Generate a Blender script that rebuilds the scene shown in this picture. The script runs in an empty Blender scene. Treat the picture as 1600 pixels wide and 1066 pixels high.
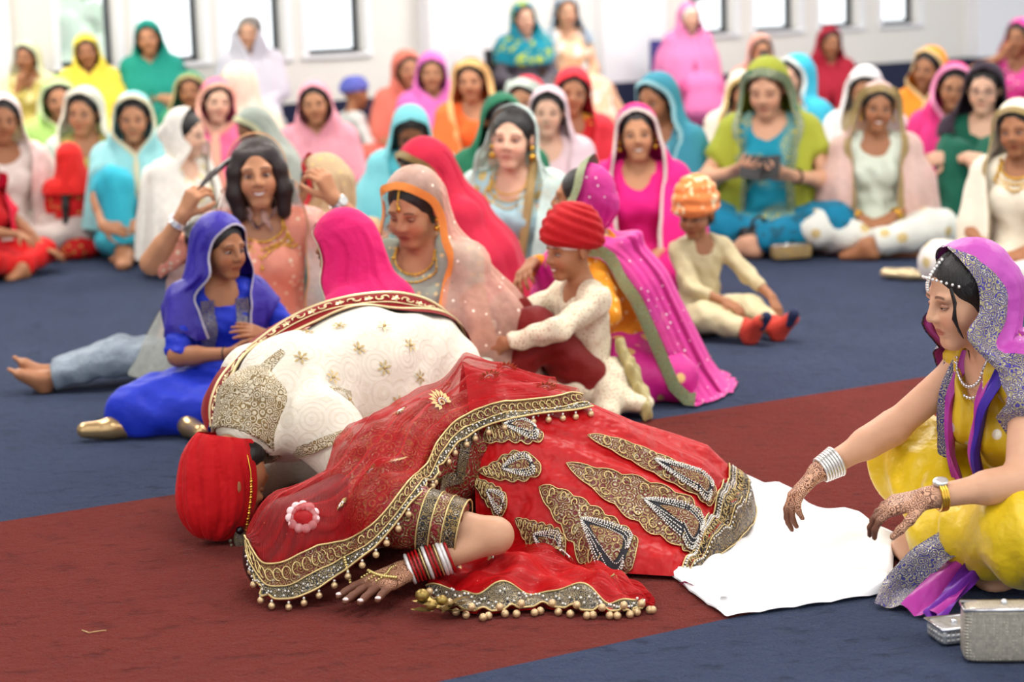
import bpy, math, random
import numpy as np
from math import radians as R_, sin, cos, pi, sqrt
SC = bpy.context.scene
COL = SC.collection
rng = random.Random(7)
V = lambda *a: np.array(a, dtype=np.float64)

# ------------------------------------------------------------------ camera, world, light, exposure
F_PX, CAM_H, PITCH, ROLL = 3200.0, 1.43, math.atan(573.0 / 3200.0), math.atan(0.028)
_F = V(0, cos(PITCH), -sin(PITCH)); _R0 = V(1, 0, 0); _U0 = V(0, sin(PITCH), cos(PITCH))
_R = cos(ROLL) * _R0 - sin(ROLL) * _U0; _U = sin(ROLL) * _R0 + cos(ROLL) * _U0
CAMP = V(0, 0, CAM_H)
def ray(px, py): return _F + (px - 800) / F_PX * _R + (533 - py) / F_PX * _U
def ground(px, py, z=0.0):
    r = ray(px, py); return CAMP + r * ((z - CAM_H) / r[2])
def atY(px, py, Y):
    r = ray(px, py); return CAMP + r * (Y / r[1])

cam_d = bpy.data.cameras.new('camera'); cam = bpy.data.objects.new('camera', cam_d); COL.objects.link(cam)
cam_d.sensor_width = 36; cam_d.lens = F_PX / 1600 * 36; cam_d.clip_end = 200
import mathutils
cam.matrix_world = mathutils.Matrix(((_R[0], _U[0], -_F[0], 0), (_R[1], _U[1], -_F[1], 0), (_R[2], _U[2], -_F[2], CAM_H), (0, 0, 0, 1)))
cam_d.dof.use_dof = True; cam_d.dof.focus_distance = 4.95; cam_d.dof.aperture_fstop = 2.6
SC.camera = cam

wd = bpy.data.worlds.new('world'); SC.world = wd; wd.use_nodes = True
bg = wd.node_tree.nodes['Background']; bg.inputs[0].default_value = (0.93, 0.97, 1.0, 1); bg.inputs[1].default_value = 1.7
def area(name, loc, size, sizey, power, col, target):
    ld = bpy.data.lights.new(name, 'AREA'); ld.shape = 'RECTANGLE'; ld.size = size; ld.size_y = sizey; ld.energy = power; ld.color = col
    o = bpy.data.objects.new(name, ld); COL.objects.link(o); o.location = loc
    d = mathutils.Vector(target) - mathutils.Vector(loc); o.rotation_euler = d.to_track_quat('-Z', 'Y').to_euler()
    return o
for lx, ly, pw in ((-3.5, 2.5, 45), (0.2, 3.2, 48), (3.5, 3.0, 45), (-3.2, 7.0, 100), (0.6, 7.4, 92), (4.2, 7.4, 85), (-3.2, 11.5, 100), (0.6, 12.0, 95), (4.4, 12.0, 90), (1.5, 15.6, 105), (5.5, 16.0, 105), (-4.0, 13.5, 60)):
    area('ceiling_lamp', (lx, ly, 3.52), 1.5, 1.2, pw, (1.0, 0.95, 0.89), (lx, ly, 0))
area('window_light', (-4.5, -3.4, 1.9), 4.5, 1.8, 70, (0.95, 0.97, 1.0), (-1.0, 6.0, 0.6))  # added fill lamp behind the camera, brightens faces under the scarves; no window there
vs = SC.view_settings; SC.display_settings.display_device = 'sRGB'
vs.view_transform = 'Standard'; vs.look = 'None'; vs.gamma = 1; vs.exposure = 0.38; vs.use_curve_mapping = False
cy = SC.cycles; cy.use_denoising = True; cy.max_bounces = 6; cy.diffuse_bounces = 3; cy.glossy_bounces = 2; cy.transmission_bounces = 3
cy.transparent_max_bounces = 16; cy.sample_clamp_indirect = 6; cy.caustics_reflective = False; cy.caustics_refractive = False

# ------------------------------------------------------------------ materials
def lin(c):
    if isinstance(c, str):
        c = tuple(int(c[i:i + 2], 16) / 255 for i in (0, 2, 4))
    return tuple((x / 12.92 if x <= 0.04045 else ((x + 0.055) / 1.055) ** 2.4) for x in c[:3]) + (1.0,)
class NT:
    def __init__(s, name):
        s.m = bpy.data.materials.new(name); s.m.use_nodes = True; s.t = s.m.node_tree; s.n = s.t.nodes; s.l = s.t.links
        s.b = s.n['Principled BSDF']; s.out = s.n['Material Output']
    def new(s, ty, **kw):
        n = s.n.new(ty)
        for k, v in kw.items(): setattr(n, k, v)
        return n
    def put(s, sock, v):
        if isinstance(v, bpy.types.NodeSocket): s.l.new(v, sock)
        else: sock.default_value = v
    def math(s, op, a, b=0.0, c=None, clamp=False):
        n = s.new('ShaderNodeMath', operation=op); n.use_clamp = clamp
        s.put(n.inputs[0], a); s.put(n.inputs[1], b)
        if c is not None: s.put(n.inputs[2], c)
        return n.outputs[0]
    def mix(s, f, a, b, blend='MIX'):
        n = s.new('ShaderNodeMix', data_type='RGBA', blend_type=blend)
        s.put(n.inputs[0], f); s.put(n.inputs[6], a); s.put(n.inputs[7], b); return n.outputs[2]
    def noise(s, vec, scale, detail=2.0, rough=0.5):
        n = s.new('ShaderNodeTexNoise'); s.put(n.inputs['Vector'], vec); n.inputs['Scale'].default_value = scale
        n.inputs['Detail'].default_value = detail; n.inputs['Roughness'].default_value = rough; return n.outputs['Fac']
    def vor(s, vec, scale, feature='F1', rand=1.0):
        n = s.new('ShaderNodeTexVoronoi', feature=feature); s.put(n.inputs['Vector'], vec); n.inputs['Scale'].default_value = scale
        n.inputs['Randomness'].default_value = rand; return n
    def ramp(s, f, stops):
        n = s.new('ShaderNodeValToRGB'); e = n.color_ramp.elements
        while len(e) < len(stops): e.new(0.5)
        for i, (p, c) in enumerate(stops): e[i].position = p; e[i].color = c
        s.put(n.inputs[0], f); return n.outputs[0]
    def step(s, f, a, b):   # smooth 0..1 between a and b
        n = s.new('ShaderNodeMapRange', interpolation_type='SMOOTHSTEP'); s.put(n.inputs[0], f); n.inputs[1].default_value = a; n.inputs[2].default_value = b
        return n.outputs[0]
    def bump(s, h, strength, dist=0.01):
        n = s.new('ShaderNodeBump'); s.put(n.inputs['Height'], h); n.inputs['Strength'].default_value = strength; n.inputs['Distance'].default_value = dist
        s.l.new(n.outputs[0], s.b.inputs['Normal'])
    def obj(s): return s.new('ShaderNodeTexCoord').outputs['Object']
    def uv(s): return s.new('ShaderNodeUVMap').outputs[0]
    def set(s, **kw):
        for k, v in kw.items(): s.put(s.b.inputs[k.replace('_', ' ')], v)
BLK = (0, 0, 0, 1); WHT = (1, 1, 1, 1)
_mc = {}
def cached(fn):
    def w(*a, **k):
        key = (fn.__name__, a, tuple(sorted(k.items())))
        if key not in _mc: _mc[key] = fn(*a, **k)
        return _mc[key]
    return w
GOLD, SILVER = 'd8bd84', 'dcd8d2'
@cached
def cloth(col, rough=0.75, sheen=0.06, pat=None, col2=GOLD, sc=40.0, wr=0.35, metal=0.0):
    t = NT('cloth'); o = t.obj(); c = lin(col)
    fine = t.noise(o, 420, 1); big = t.noise(o, 14, 3)
    base = t.mix(t.math('MULTIPLY', fine, 0.35), c, tuple(x * 0.72 for x in c[:3]) + (1,))
    met = None
    if pat == 'dots':        # small woven sprigs
        v = t.vor(o, sc, 'F1', 0.55); m = t.step(v.outputs['Distance'], 0.30, 0.22)
        base = t.mix(m, base, lin(col2)); met = t.math('MULTIPLY', m, 0.5)
    elif pat == 'brocade':
        v = t.vor(o, sc, 'F1', 0.8); w = t.math('SINE', t.math('MULTIPLY', v.outputs['Distance'], 26.0)); m = t.step(w, 0.0, 0.5)
        m = t.math('MULTIPLY', m, t.step(t.noise(o, sc * 0.25, 1), 0.42, 0.52)); base = t.mix(m, base, lin(col2)); met = t.math('MULTIPLY', m, 0.4)
    elif pat == 'floral':
        n = t.noise(o, sc, 2, 0.6); m = t.step(n, 0.56, 0.60); base = t.mix(m, base, lin(col2))
    elif pat == 'tone':      # tone on tone damask rings
        v = t.vor(o, sc, 'F1', 0.35); w = t.math('SINE', t.math('MULTIPLY', v.outputs['Distance'], 30.0)); m = t.step(w, 0.2, 0.6)
        base = t.mix(t.math('MULTIPLY', m, 0.55), base, lin(col2))
    t.set(Base_Color=base, Roughness=rough, Sheen_Weight=sheen, Metallic=met if met is not None else metal)
    t.b.inputs['Sheen Roughness'].default_value = 0.4; t.b.inputs['Specular IOR Level'].default_value = 0.25 if rough > 0.5 else 0.5
    w1 = t.noise(o, 11, 3, 0.5)
    t.bump(t.math('ADD', w1, t.math('MULTIPLY', fine, 0.03)), wr, 0.03)
    return t.m
@cached
def sheer(col, alpha=0.5, pat=None, col2=GOLD, sc=40.0):
    t = NT('sheer_cloth'); o = t.obj(); c = lin(col)
    a = alpha; base = c; met = 0.0
    if pat == 'dots':
        v = t.vor(o, sc, 'F1', 0.5); m = t.step(v.outputs['Distance'], 0.16, 0.10)
        base = t.mix(m, c, lin(col2)); a = t.math('MAXIMUM', alpha, m); met = t.math('MULTIPLY', m, 0.6)
    w = t.noise(o, 30, 3)
    a = t.math('ADD', a, t.math('MULTIPLY', t.math('SUBTRACT', w, 0.5), 0.35), clamp=True)
    lw = t.new('ShaderNodeLayerWeight'); lw.inputs[0].default_value = 0.35
    a = t.math('ADD', a, t.math('MULTIPLY', t.math('POWER', lw.outputs['Facing'], 2.0), 0.45), clamp=True)
    t.set(Base_Color=base, Roughness=0.6, Alpha=a, Sheen_Weight=0.05, Metallic=met)
    t.bump(t.noise(o, 30, 4), 0.25, 0.02)
    return t.m
@cached
def plain(col, rough=0.6, metal=0.0, spec=0.5, name='plain'):
    t = NT(name); t.set(Base_Color=lin(col), Roughness=rough, Metallic=metal); t.b.inputs['Specular IOR Level'].default_value = spec; return t.m
@cached
def zari(ground_col='6d0d12', gold=GOLD, silver=SILVER, sc=90.0, uvs=False, dens=0.0):
    """embroidered ground: rings and sprigs of gold and silver thread over velvet"""
    t = NT('zari'); o = t.uv() if uvs else t.obj()
    v = t.vor(o, sc, 'F1', 0.85); d = v.outputs['Distance']
    w = t.math('SINE', t.math('MULTIPLY', d, 24.0)); m = t.step(w, -0.35 - dens, 0.25 - dens)
    v2 = t.vor(o, sc * 3.1, 'F1', 0.9); bead = t.step(v2.outputs['Distance'], 0.55, 0.3)
    sel = t.step(t.noise(o, sc * 0.35, 1), 0.45, 0.55)
    thread = t.mix(sel, lin(gold), lin(silver)); thread = t.mix(t.math('MULTIPLY', bead, 0.5), tuple(x * 0.45 for x in lin(gold)[:3]) + (1,), thread)
    base = t.mix(m, lin(ground_col), thread)
    t.set(Base_Color=base, Roughness=0.42, Metallic=t.math('MULTIPLY', m, 0.55))
    t.bump(t.math('ADD', t.math('MULTIPLY', m, 0.7), t.math('MULTIPLY', bead, 0.5)), 0.8, 0.004)
    return t.m
@cached
def skin(tone, smile=0, henna=0):
    t = NT('skin'); c = lin(tone)
    at = t.new('ShaderNodeAttribute', attribute_name='hc'); sx = t.new('ShaderNodeSeparateXYZ'); t.l.new(at.outputs['Vector'], sx.inputs[0])
    x, y, z = sx.outputs; ax = t.math('ABSOLUTE', x)
    o = t.obj(); n = t.noise(o, 35, 3)
    base = t.mix(t.math('MULTIPLY', n, 0.45), c, (c[0] * 0.80, c[1] * 0.68, c[2] * 0.62, 1))
    front = t.step(y, -0.055, -0.07)
    def ell(cx, cz, rx, rz, soft=0.35, xin=ax, curve=0.0):
        zz = t.math('SUBTRACT', z, cz)
        if curve: zz = t.math('SUBTRACT', zz, t.math('MULTIPLY', t.math('MULTIPLY', x, x), curve))
        a = t.math('DIVIDE', t.math('SUBTRACT', xin, cx), rx); b = t.math('DIVIDE', zz, rz)
        r = t.math('SQRT', t.math('ADD', t.math('MULTIPLY', a, a), t.math('MULTIPLY', b, b)))
        return t.math('MULTIPLY', t.step(r, 1.0 + soft, 1.0 - soft), front)
    dark = (c[0] * 0.16, c[1] * 0.13, c[2] * 0.13, 1)
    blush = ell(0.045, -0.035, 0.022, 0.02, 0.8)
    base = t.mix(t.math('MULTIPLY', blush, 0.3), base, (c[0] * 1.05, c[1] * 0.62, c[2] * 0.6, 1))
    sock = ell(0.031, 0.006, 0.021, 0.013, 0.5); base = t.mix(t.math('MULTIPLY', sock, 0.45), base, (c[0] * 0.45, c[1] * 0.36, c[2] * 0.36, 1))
    # brow: arc sloping down outward
    zb = t.math('SUBTRACT', z, t.math('SUBTRACT', 0.0315, t.math('MULTIPLY', t.math('POWER', t.math('SUBTRACT', ax, 0.03), 2.0), 11.0)))
    bm = t.math('MULTIPLY', t.step(t.math('ABSOLUTE', zb), 0.0042, 0.0018), t.math('MULTIPLY', t.step(ax, 0.011, 0.016), t.step(ax, 0.052, 0.046)))
    bm = t.math('MULTIPLY', bm, front); base = t.mix(t.math('MULTIPLY', bm, 0.85), base, dark)
    cv = 16.0 if smile else 0.0
    lips = ell(0.0, -0.0615, 0.0235 if not smile else 0.029, 0.0088, 0.22, x, cv)
    base = t.mix(t.math('MULTIPLY', lips, 0.8), base, (c[0] * 0.62, c[1] * 0.27, c[2] * 0.31, 1))
    line = ell(0.0, -0.0605, 0.022, 0.0014, 0.5, x, cv); base = t.mix(t.math('MULTIPLY', line, 0.6), base, dark)
    if smile:
        teeth = ell(0.0, -0.0615, 0.0185, 0.0036, 0.25, x, cv); base = t.mix(teeth, base, (0.8, 0.77, 0.72, 1))
    if henna:
        am = t.new('ShaderNodeAttribute', attribute_name='hand'); h = am.outputs['Fac']
        v = t.vor(o, 75, 'F1', 0.9); w = t.math('SINE', t.math('MULTIPLY', v.outputs['Distance'], 20.0)); m = t.step(w, -0.2, 0.3)
        m = t.math('MULTIPLY', t.math('MAXIMUM', m, t.step(h, 1.2, 1.5)), t.step(h, 0.25, 0.5))
        base = t.mix(t.math('MULTIPLY', m, 0.9), base, (0.10, 0.024, 0.011, 1))
    t.set(Base_Color=base, Roughness=0.5, Subsurface_Weight=0.0)
    t.b.inputs['Specular IOR Level'].default_value = 0.35
    t.bump(t.noise(o, 300, 2), 0.06, 0.004)
    return t.m
@cached
def hairmat(col='0b0807'):
    t = NT('hair'); o = t.obj()
    mp = t.new('ShaderNodeMapping'); mp.inputs['Scale'].default_value = (60, 14, 9); t.l.new(o, mp.inputs[0])
    n = t.noise(mp.outputs[0], 4.0, 4, 0.6)
    c = lin(col); t.set(Base_Color=t.mix(n, c, (c[0] * 3 + 0.004, c[1] * 3 + 0.003, c[2] * 3 + 0.003, 1)), Roughness=0.36)
    t.bump(n, 0.5, 0.01); return t.m
@cached
def eyemat(tone, lid, gaze):
    t = NT('eye'); o = t.obj(); sx = t.new('ShaderNodeSeparateXYZ'); t.l.new(o, sx.inputs[0]); x, y, z = sx.outputs; c = lin(tone)
    dx = t.math('SUBTRACT', x, gaze[0]); dz = t.math('SUBTRACT', z, gaze[1])
    r = t.math('SQRT', t.math('ADD', t.math('MULTIPLY', t.math('MULTIPLY', dx, dx), 1.4), t.math('MULTIPLY', dz, dz)))
    m = t.math('MULTIPLY', t.step(r, 0.0074, 0.0064), t.step(y, 0.0, -0.002)); base = t.mix(m, (0.50, 0.46, 0.43, 1), (0.012, 0.007, 0.005, 1))
    zl = t.math('ADD', z, t.math('MULTIPLY', t.math('MULTIPLY', x, x), 30.0))
    lash = t.step(zl, lid, lid + 0.0006); base = t.mix(lash, base, (0.008, 0.006, 0.006, 1))
    up = t.step(zl, lid + 0.0016, lid + 0.0026); base = t.mix(up, base, (c[0] * 0.55, c[1] * 0.45, c[2] * 0.44, 1))
    low = t.step(z, -0.0048, -0.0058); base = t.mix(low, base, (c[0] * 0.5, c[1] * 0.4, c[2] * 0.4, 1))
    t.set(Base_Color=base, Roughness=0.25); return t.m

# ------------------------------------------------------------------ objects
def link(name, me, mat, parent=None):
    o = bpy.data.objects.new(name, me); COL.objects.link(o)
    if mat is not None: me.materials.append(mat)
    if parent is not None: o.parent = parent
    return o
def mesh(name, verts, faces, smooth=True):
    me = bpy.data.meshes.new(name)
    verts = np.asarray(verts, dtype=np.float32)
    if isinstance(faces, (np.ndarray, tuple)):
        fs = faces if isinstance(faces, tuple) else (faces,)
        me.vertices.add(len(verts)); me.vertices.foreach_set('co', verts.ravel())
        li = np.concatenate([f.astype(np.int32).ravel() for f in fs]); st = np.concatenate([[0], np.cumsum(np.concatenate([np.full(len(f), f.shape[1]) for f in fs]))])[:-1].astype(np.int32)
        me.loops.add(len(li)); me.loops.foreach_set('vertex_index', li)
        me.polygons.add(len(st)); me.polygons.foreach_set('loop_start', st)
        me.update(calc_edges=True)
    else:
        me.from_pydata([tuple(map(float, v)) for v in verts], [], faces)
    if smooth: me.polygons.foreach_set('use_smooth', np.ones(len(me.polygons), dtype=bool))
    me.update(); return me
def tag(o, label=None, cat=None, group=None, kind=None):
    if label: o['label'] = label
    if cat: o['category'] = cat
    if group: o['group'] = group
    if kind: o['kind'] = kind
    return o
def setuv(me, uvs):
    l = me.uv_layers.new(name='uv'); vi = np.zeros(len(me.loops), dtype=np.int32); me.loops.foreach_get('vertex_index', vi)
    l.data.foreach_set('uv', np.asarray(uvs, dtype=np.float32)[vi].ravel())
def grid_faces(nu, nv, closed_u=False):
    i, j = np.meshgrid(np.arange(nu if closed_u else nu - 1), np.arange(nv - 1), indexing='ij'); i = i.ravel(); j = j.ravel(); i2 = (i + 1) % nu
    return np.stack([i * nv + j, i2 * nv + j, i2 * nv + j + 1, i * nv + j + 1], 1)
def box_mesh(parts, name='box'):
    vs_, fs = [], []
    for (x0, x1, y0, y1, z0, z1) in parts:
        b = len(vs_); vs_ += [(x, y, z) for x in (x0, x1) for y in (y0, y1) for z in (z0, z1)]
        fs += [[b + q for q in f] for f in ((0, 1, 3, 2), (4, 6, 7, 5), (0, 4, 5, 1), (2, 3, 7, 6), (0, 2, 6, 4), (1, 5, 7, 3))]
    return mesh(name, vs_, fs, False)
class Geo:
    """collects tubes, beads and patches into one mesh"""
    def __init__(s): s.v = []; s.f = []; s.n = 0
    def add(s, v, f): s.v.append(np.asarray(v, float)); s.f.append(np.asarray(f) + s.n); s.n += len(v)
    def tube(s, pts, r, seg=6, closed=False, taper=None):
        pts = np.asarray(pts, float); n = len(pts)
        if n < 2: return
        tg = np.gradient(pts, axis=0) if not closed else np.roll(pts, -1, 0) - np.roll(pts, 1, 0)
        tg /= np.linalg.norm(tg, axis=1)[:, None] + 1e-12
        up = V(0, 0, 1) if abs(tg[0][2]) < 0.9 else V(1, 0, 0); vs_ = []
        for i in range(n):
            a = np.cross(tg[i], up); a /= np.linalg.norm(a) + 1e-12; up = np.cross(a, tg[i]); rr = r if taper is None else r * taper[i]
            for k in range(seg): vs_.append(pts[i] + rr * (cos(2 * pi * k / seg) * a + sin(2 * pi * k / seg) * up))
        f = []
        for i in range(n if closed else n - 1):
            i2 = (i + 1) % n
            for k in range(seg): k2 = (k + 1) % seg; f.append((i * seg + k, i * seg + k2, i2 * seg + k2, i2 * seg + k))
        s.add(vs_, f)
    def ball(s, c, r, nu=6, nv=4, sq=(1, 1, 1)):
        vs_ = [np.asarray(c) + r * V(0, 0, 1) * sq[2]]; 
        vv = []
        for j in range(nv + 1):
            th = pi * j / nv
            for i in range(nu): ph = 2 * pi * i / nu; vv.append(np.asarray(c) + r * V(sin(th) * cos(ph) * sq[0], sin(th) * sin(ph) * sq[1], cos(th) * sq[2]))
        s.add(vv, [(j * nu + i, (j + 1) * nu + i, (j + 1) * nu + (i + 1) % nu, j * nu + (i + 1) % nu) for j in range(nv) for i in range(nu)])
    def build(s, name, mat, parent=None, smooth=True):
        if not s.v: return None
        return link(name, mesh(name, np.concatenate(s.v), np.concatenate(s.f), smooth), mat, parent)

# ------------------------------------------------------------------ distance fields -> one continuous surface
class Fld:
    def __init__(s): s.p = []; s.noise = None; s.floor = True; s.zf = 0.003
    def cone(s, a, b, ra, rb=None, k=0.02, op=1, cut=0, n=None, fl=1.0):
        rb = ra if rb is None else rb; a = np.asarray(a, float); b = np.asarray(b, float)
        rm = max(ra, rb); s.p.append(('c', (a, b, ra, rb, cut, None if n is None else np.asarray(n, float) / np.linalg.norm(n), fl), np.minimum(a, b) - rm, np.maximum(a, b) + rm, op, k)); return s
    def ell(s, c, r, Rm=None, k=0.02, op=1):
        c = np.asarray(c, float); r = np.asarray(r, float); Rm = np.eye(3) if Rm is None else Rm
        e = np.sqrt(((Rm * r) ** 2).sum(1)); s.p.append(('e', (c, r, Rm), c - e, c + e, op, k)); return s
    def chain(s, pts, rs, k=0.02, **kw):
        for i in range(len(pts) - 1): s.cone(pts[i], pts[i + 1], rs[i], rs[i + 1], k, **kw)
        return s
    def copy(s, infl=0.0, k=None):
        f = Fld(); f.floor = s.floor; f.zf = s.zf
        for (t, a, lo, hi, op, kk) in s.p:
            if t == 'c': a2 = (a[0], a[1], a[2] + infl, a[3] + infl) + a[4:]
            else: a2 = (a[0], a[1] + infl, a[2])
            f.p.append((t, a2, lo - infl, hi + infl, op, kk if k is None else k))
        return f
    def extend(s, o): s.p += o.p; return s
    @staticmethod
    def _d(t, a, X, Y, Z):
        if t == 'c':
            A, B, ra, rb, cut, n, fl = a; ab = B - A; L2 = float(ab @ ab) + 1e-12
            px, py, pz = X - A[0], Y - A[1], Z - A[2]
            tt0 = (px * ab[0] + py * ab[1] + pz * ab[2]) / L2; tt = np.clip(tt0, 0, 1)
            qx, qy, qz = px - tt * ab[0], py - tt * ab[1], pz - tt * ab[2]
            if n is not None:
                m = (qx * n[0] + qy * n[1] + qz * n[2]) * (fl - 1.0); qx, qy, qz = qx + m * n[0], qy + m * n[1], qz + m * n[2]
            d = np.sqrt(qx * qx + qy * qy + qz * qz) - (ra + (rb - ra) * tt)
            if cut: 
                L = sqrt(L2)
                if cut & 1: d = np.maximum(d, (tt0 - 1) * L)
                if cut & 2: d = np.maximum(d, -tt0 * L)
            return d
        c, r, Rm = a; px, py, pz = X - c[0], Y - c[1], Z - c[2]
        q = [(px * Rm[0, i] + py * Rm[1, i] + pz * Rm[2, i]) for i in range(3)]
        k0 = np.sqrt(sum((q[i] / r[i]) ** 2 for i in range(3))); k1 = np.sqrt(sum((q[i] / r[i] ** 2) ** 2 for i in range(3))) + 1e-9
        return k0 * (k0 - 1) / k1
    @staticmethod
    def _comb(d, e, op, k):
        if op == 1:
            h = np.clip(0.5 + 0.5 * (d - e) / k, 0, 1); return d + (e - d) * h - k * h * (1 - h)
        if op == -1:
            h = np.clip(0.5 - 0.5 * (d + e) / k, 0, 1); return d + (-e - d) * h + k * h * (1 - h)
        h = np.clip(0.5 - 0.5 * (e - d) / k, 0, 1); return e + (d - e) * h + k * h * (1 - h)   # intersect
    def ev(s, P):
        X, Y, Z = P[:, 0], P[:, 1], P[:, 2]; d = np.full(len(P), 1.0)
        for (t, a, lo, hi, op, k) in s.p: d = s._comb(d, s._d(t, a, X, Y, Z), op, k)
        return d
    def grad(s, P, e=0.004):
        g = np.stack([s.ev(P + dv) - s.ev(P - dv) for dv in np.eye(3) * e], 1); return g / (np.linalg.norm(g, axis=1)[:, None] + 1e-9)
    def push(s, P, gap, it=3):
        P = P.copy()
        for _ in range(it):
            d = s.ev(P); m = d < gap
            if not m.any(): break
            g = s.grad(P[m]); P[m] += g * (gap - d[m])[:, None]
        return P
    def mesh(s, h, fine=(), hf=None):
        us = [q for q in s.p if q[4] == 1]
        lo = np.min([q[2] for q in us], 0) - 2.5 * h; hi = np.max([q[3] for q in us], 0) + 2.5 * h
        if s.floor: lo[2] = max(lo[2], s.zf - 2 * h)
        ax = []
        for i in range(3):
            if not fine: ax.append(np.arange(lo[i], hi[i] + h, h)); continue
            c = [lo[i]]
            while c[-1] < hi[i]:
                x = c[-1]; c.append(x + (hf if any(b[0][i] - h < x < b[1][i] for b in fine) else h))
            ax.append(np.array(c))
        ax = [a.astype(np.float32) for a in ax]
        D = np.full([len(a) for a in ax], 0.2, np.float32)
        for (t, a, l, hh, op, k) in s.p:
            m = k + 3 * h if op == 1 else k + 2 * h
            if op == 2: sl = [slice(0, len(q)) for q in ax]
            else: sl = [slice(np.searchsorted(ax[i], l[i] - m), np.searchsorted(ax[i], hh[i] + m)) for i in range(3)]
            if any(q.stop - q.start < 1 for q in sl): continue
            sl = tuple(sl); X = ax[0][sl[0]][:, None, None]; Y = ax[1][sl[1]][None, :, None]; Z = ax[2][sl[2]][None, None, :]
            D[sl] = s._comb(D[sl], s._d(t, a, X, Y, Z).astype(np.float32), op, k)
        if s.noise is not None:
            X, Y, Z = ax[0][:, None, None], ax[1][None, :, None], ax[2][None, None, :]
            near = None; D = D + s.noise(X, Y, Z)
        if s.floor: D = np.maximum(D, s.zf - ax[2][None, None, :])
        return nets(D, ax)
def nets(D, ax):
    ins = D < 0; nx, ny, nz = D.shape
    cnt = np.zeros((nx - 1, ny - 1, nz - 1), np.int8)
    offs = [(i, j, k) for i in (0, 1) for j in (0, 1) for k in (0, 1)]
    for (i, j, k) in offs: cnt += ins[i:nx - 1 + i, j:ny - 1 + j, k:nz - 1 + k]
    I, J, K = np.nonzero((cnt > 0) & (cnt < 8)); M = len(I)
    if M == 0: return np.zeros((0, 3)), np.zeros((0, 4), int)
    vals = np.stack([D[I + i, J + j, K + k] for (i, j, k) in offs], 1)
    acc = np.zeros((M, 3), np.float32); c = np.zeros(M, np.float32); O = np.array(offs, np.float32)
    for a in range(8):
        for b in range(a + 1, 8):
            if np.abs(O[a] - O[b]).sum() != 1: continue
            va, vb = vals[:, a], vals[:, b]; m = (va < 0) != (vb < 0); t = np.where(m, va / np.where(m, va - vb, 1), 0)
            acc += np.where(m[:, None], O[a] + t[:, None] * (O[b] - O[a]), 0); c += m
    f = acc / c[:, None]
    P = np.stack([ax[n][q] + f[:, n] * (ax[n][q + 1] - ax[n][q]) for n, q in enumerate((I, J, K))], 1)
    idx = np.full(cnt.shape, -1, np.int32); idx[I, J, K] = np.arange(M); Q = []
    for axn in range(3):
        s0 = [slice(None)] * 3; s1 = [slice(None)] * 3; s0[axn] = slice(0, -1); s1[axn] = slice(1, None)
        a, b = ins[tuple(s0)], ins[tuple(s1)]
        o1, o2 = [(1, 2), (2, 0), (0, 1)][axn]
        x = np.nonzero(a != b); x = np.stack(x, 1); lim = np.array([nx - 1, ny - 1, nz - 1])
        x = x[(x[:, o1] > 0) & (x[:, o2] > 0) & (x[:, o1] < lim[o1]) & (x[:, o2] < lim[o2])]
        if not len(x): continue
        def at_(d1, d2): q = x.copy(); q[:, o1] -= d1; q[:, o2] -= d2; return idx[q[:, 0], q[:, 1], q[:, 2]]
        q = np.stack([at_(1, 1), at_(0, 1), at_(0, 0), at_(1, 0)], 1); fl = ~a[x[:, 0], x[:, 1], x[:, 2]]
        q[fl] = q[fl][:, ::-1]; Q.append(q)
    Q = np.concatenate(Q); return P, Q[(Q >= 0).all(1)]
def folds(amp, seed=0, wl=(0.05, 0.12), squash=(1, 1, 0.5)):
    r = np.random.RandomState(seed); ws = []
    for _ in range(5):
        d = r.normal(size=3) * np.array(squash); d /= np.linalg.norm(d); ws.append((d * 2 * pi / r.uniform(*wl), r.uniform(0, 6.28)))
    def fn(X, Y, Z):
        acc = 0
        wob = 1.3 * np.sin(7 * X + 5 * Y - 6 * Z)
        for w, ph in ws: acc = acc + np.sin(X * w[0] + Y * w[1] + Z * w[2] + ph + wob)
        return (acc * (amp / 2.2)).astype(np.float32)
    return fn
def cluster(P, Q, cell):
    """merge the vertices that share a cell (cell size per vertex, 0 keeps it): coarser where nothing fine shows"""
    c = np.where(cell > 0, cell, 1.0)[:, None]; key = np.floor(P / c).astype(np.int64)
    k = (key[:, 0] * 73856093) ^ (key[:, 1] * 19349663) ^ (key[:, 2] * 83492791) ^ (np.round(cell * 1e4).astype(np.int64) << 40); k = np.where(cell > 0, k, -1 - np.arange(len(P)))
    _, inv = np.unique(k, return_inverse=True); m = inv.max() + 1; cn = np.bincount(inv, minlength=m); P2 = np.stack([np.bincount(inv, P[:, i], m) / cn for i in range(3)], 1)
    q = inv[Q]; same = q == np.roll(q, -1, 1); ns = same.sum(1); cross = (q[:, 0] == q[:, 2]) | (q[:, 1] == q[:, 3])
    quads = q[(ns == 0) & ~cross]; t = q[(ns == 1) & ~cross]; sm = same[(ns == 1) & ~cross]; tris = t[~sm].reshape(-1, 3) if len(t) else np.zeros((0, 3), int)
    if len(tris): _, ui = np.unique(np.sort(tris, 1), axis=0, return_index=True); tris = tris[ui]
    return P2, (quads, tris)
def rx(a): a = R_(a); return np.array([[1, 0, 0], [0, cos(a), -sin(a)], [0, sin(a), cos(a)]])
def ry(a): a = R_(a); return np.array([[cos(a), 0, sin(a)], [0, 1, 0], [-sin(a), 0, cos(a)]])
def rz(a): a = R_(a); return np.array([[cos(a), -sin(a), 0], [sin(a), cos(a), 0], [0, 0, 1]])
def unit(v): v = np.asarray(v, float); return v / (np.linalg.norm(v) + 1e-12)
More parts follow.
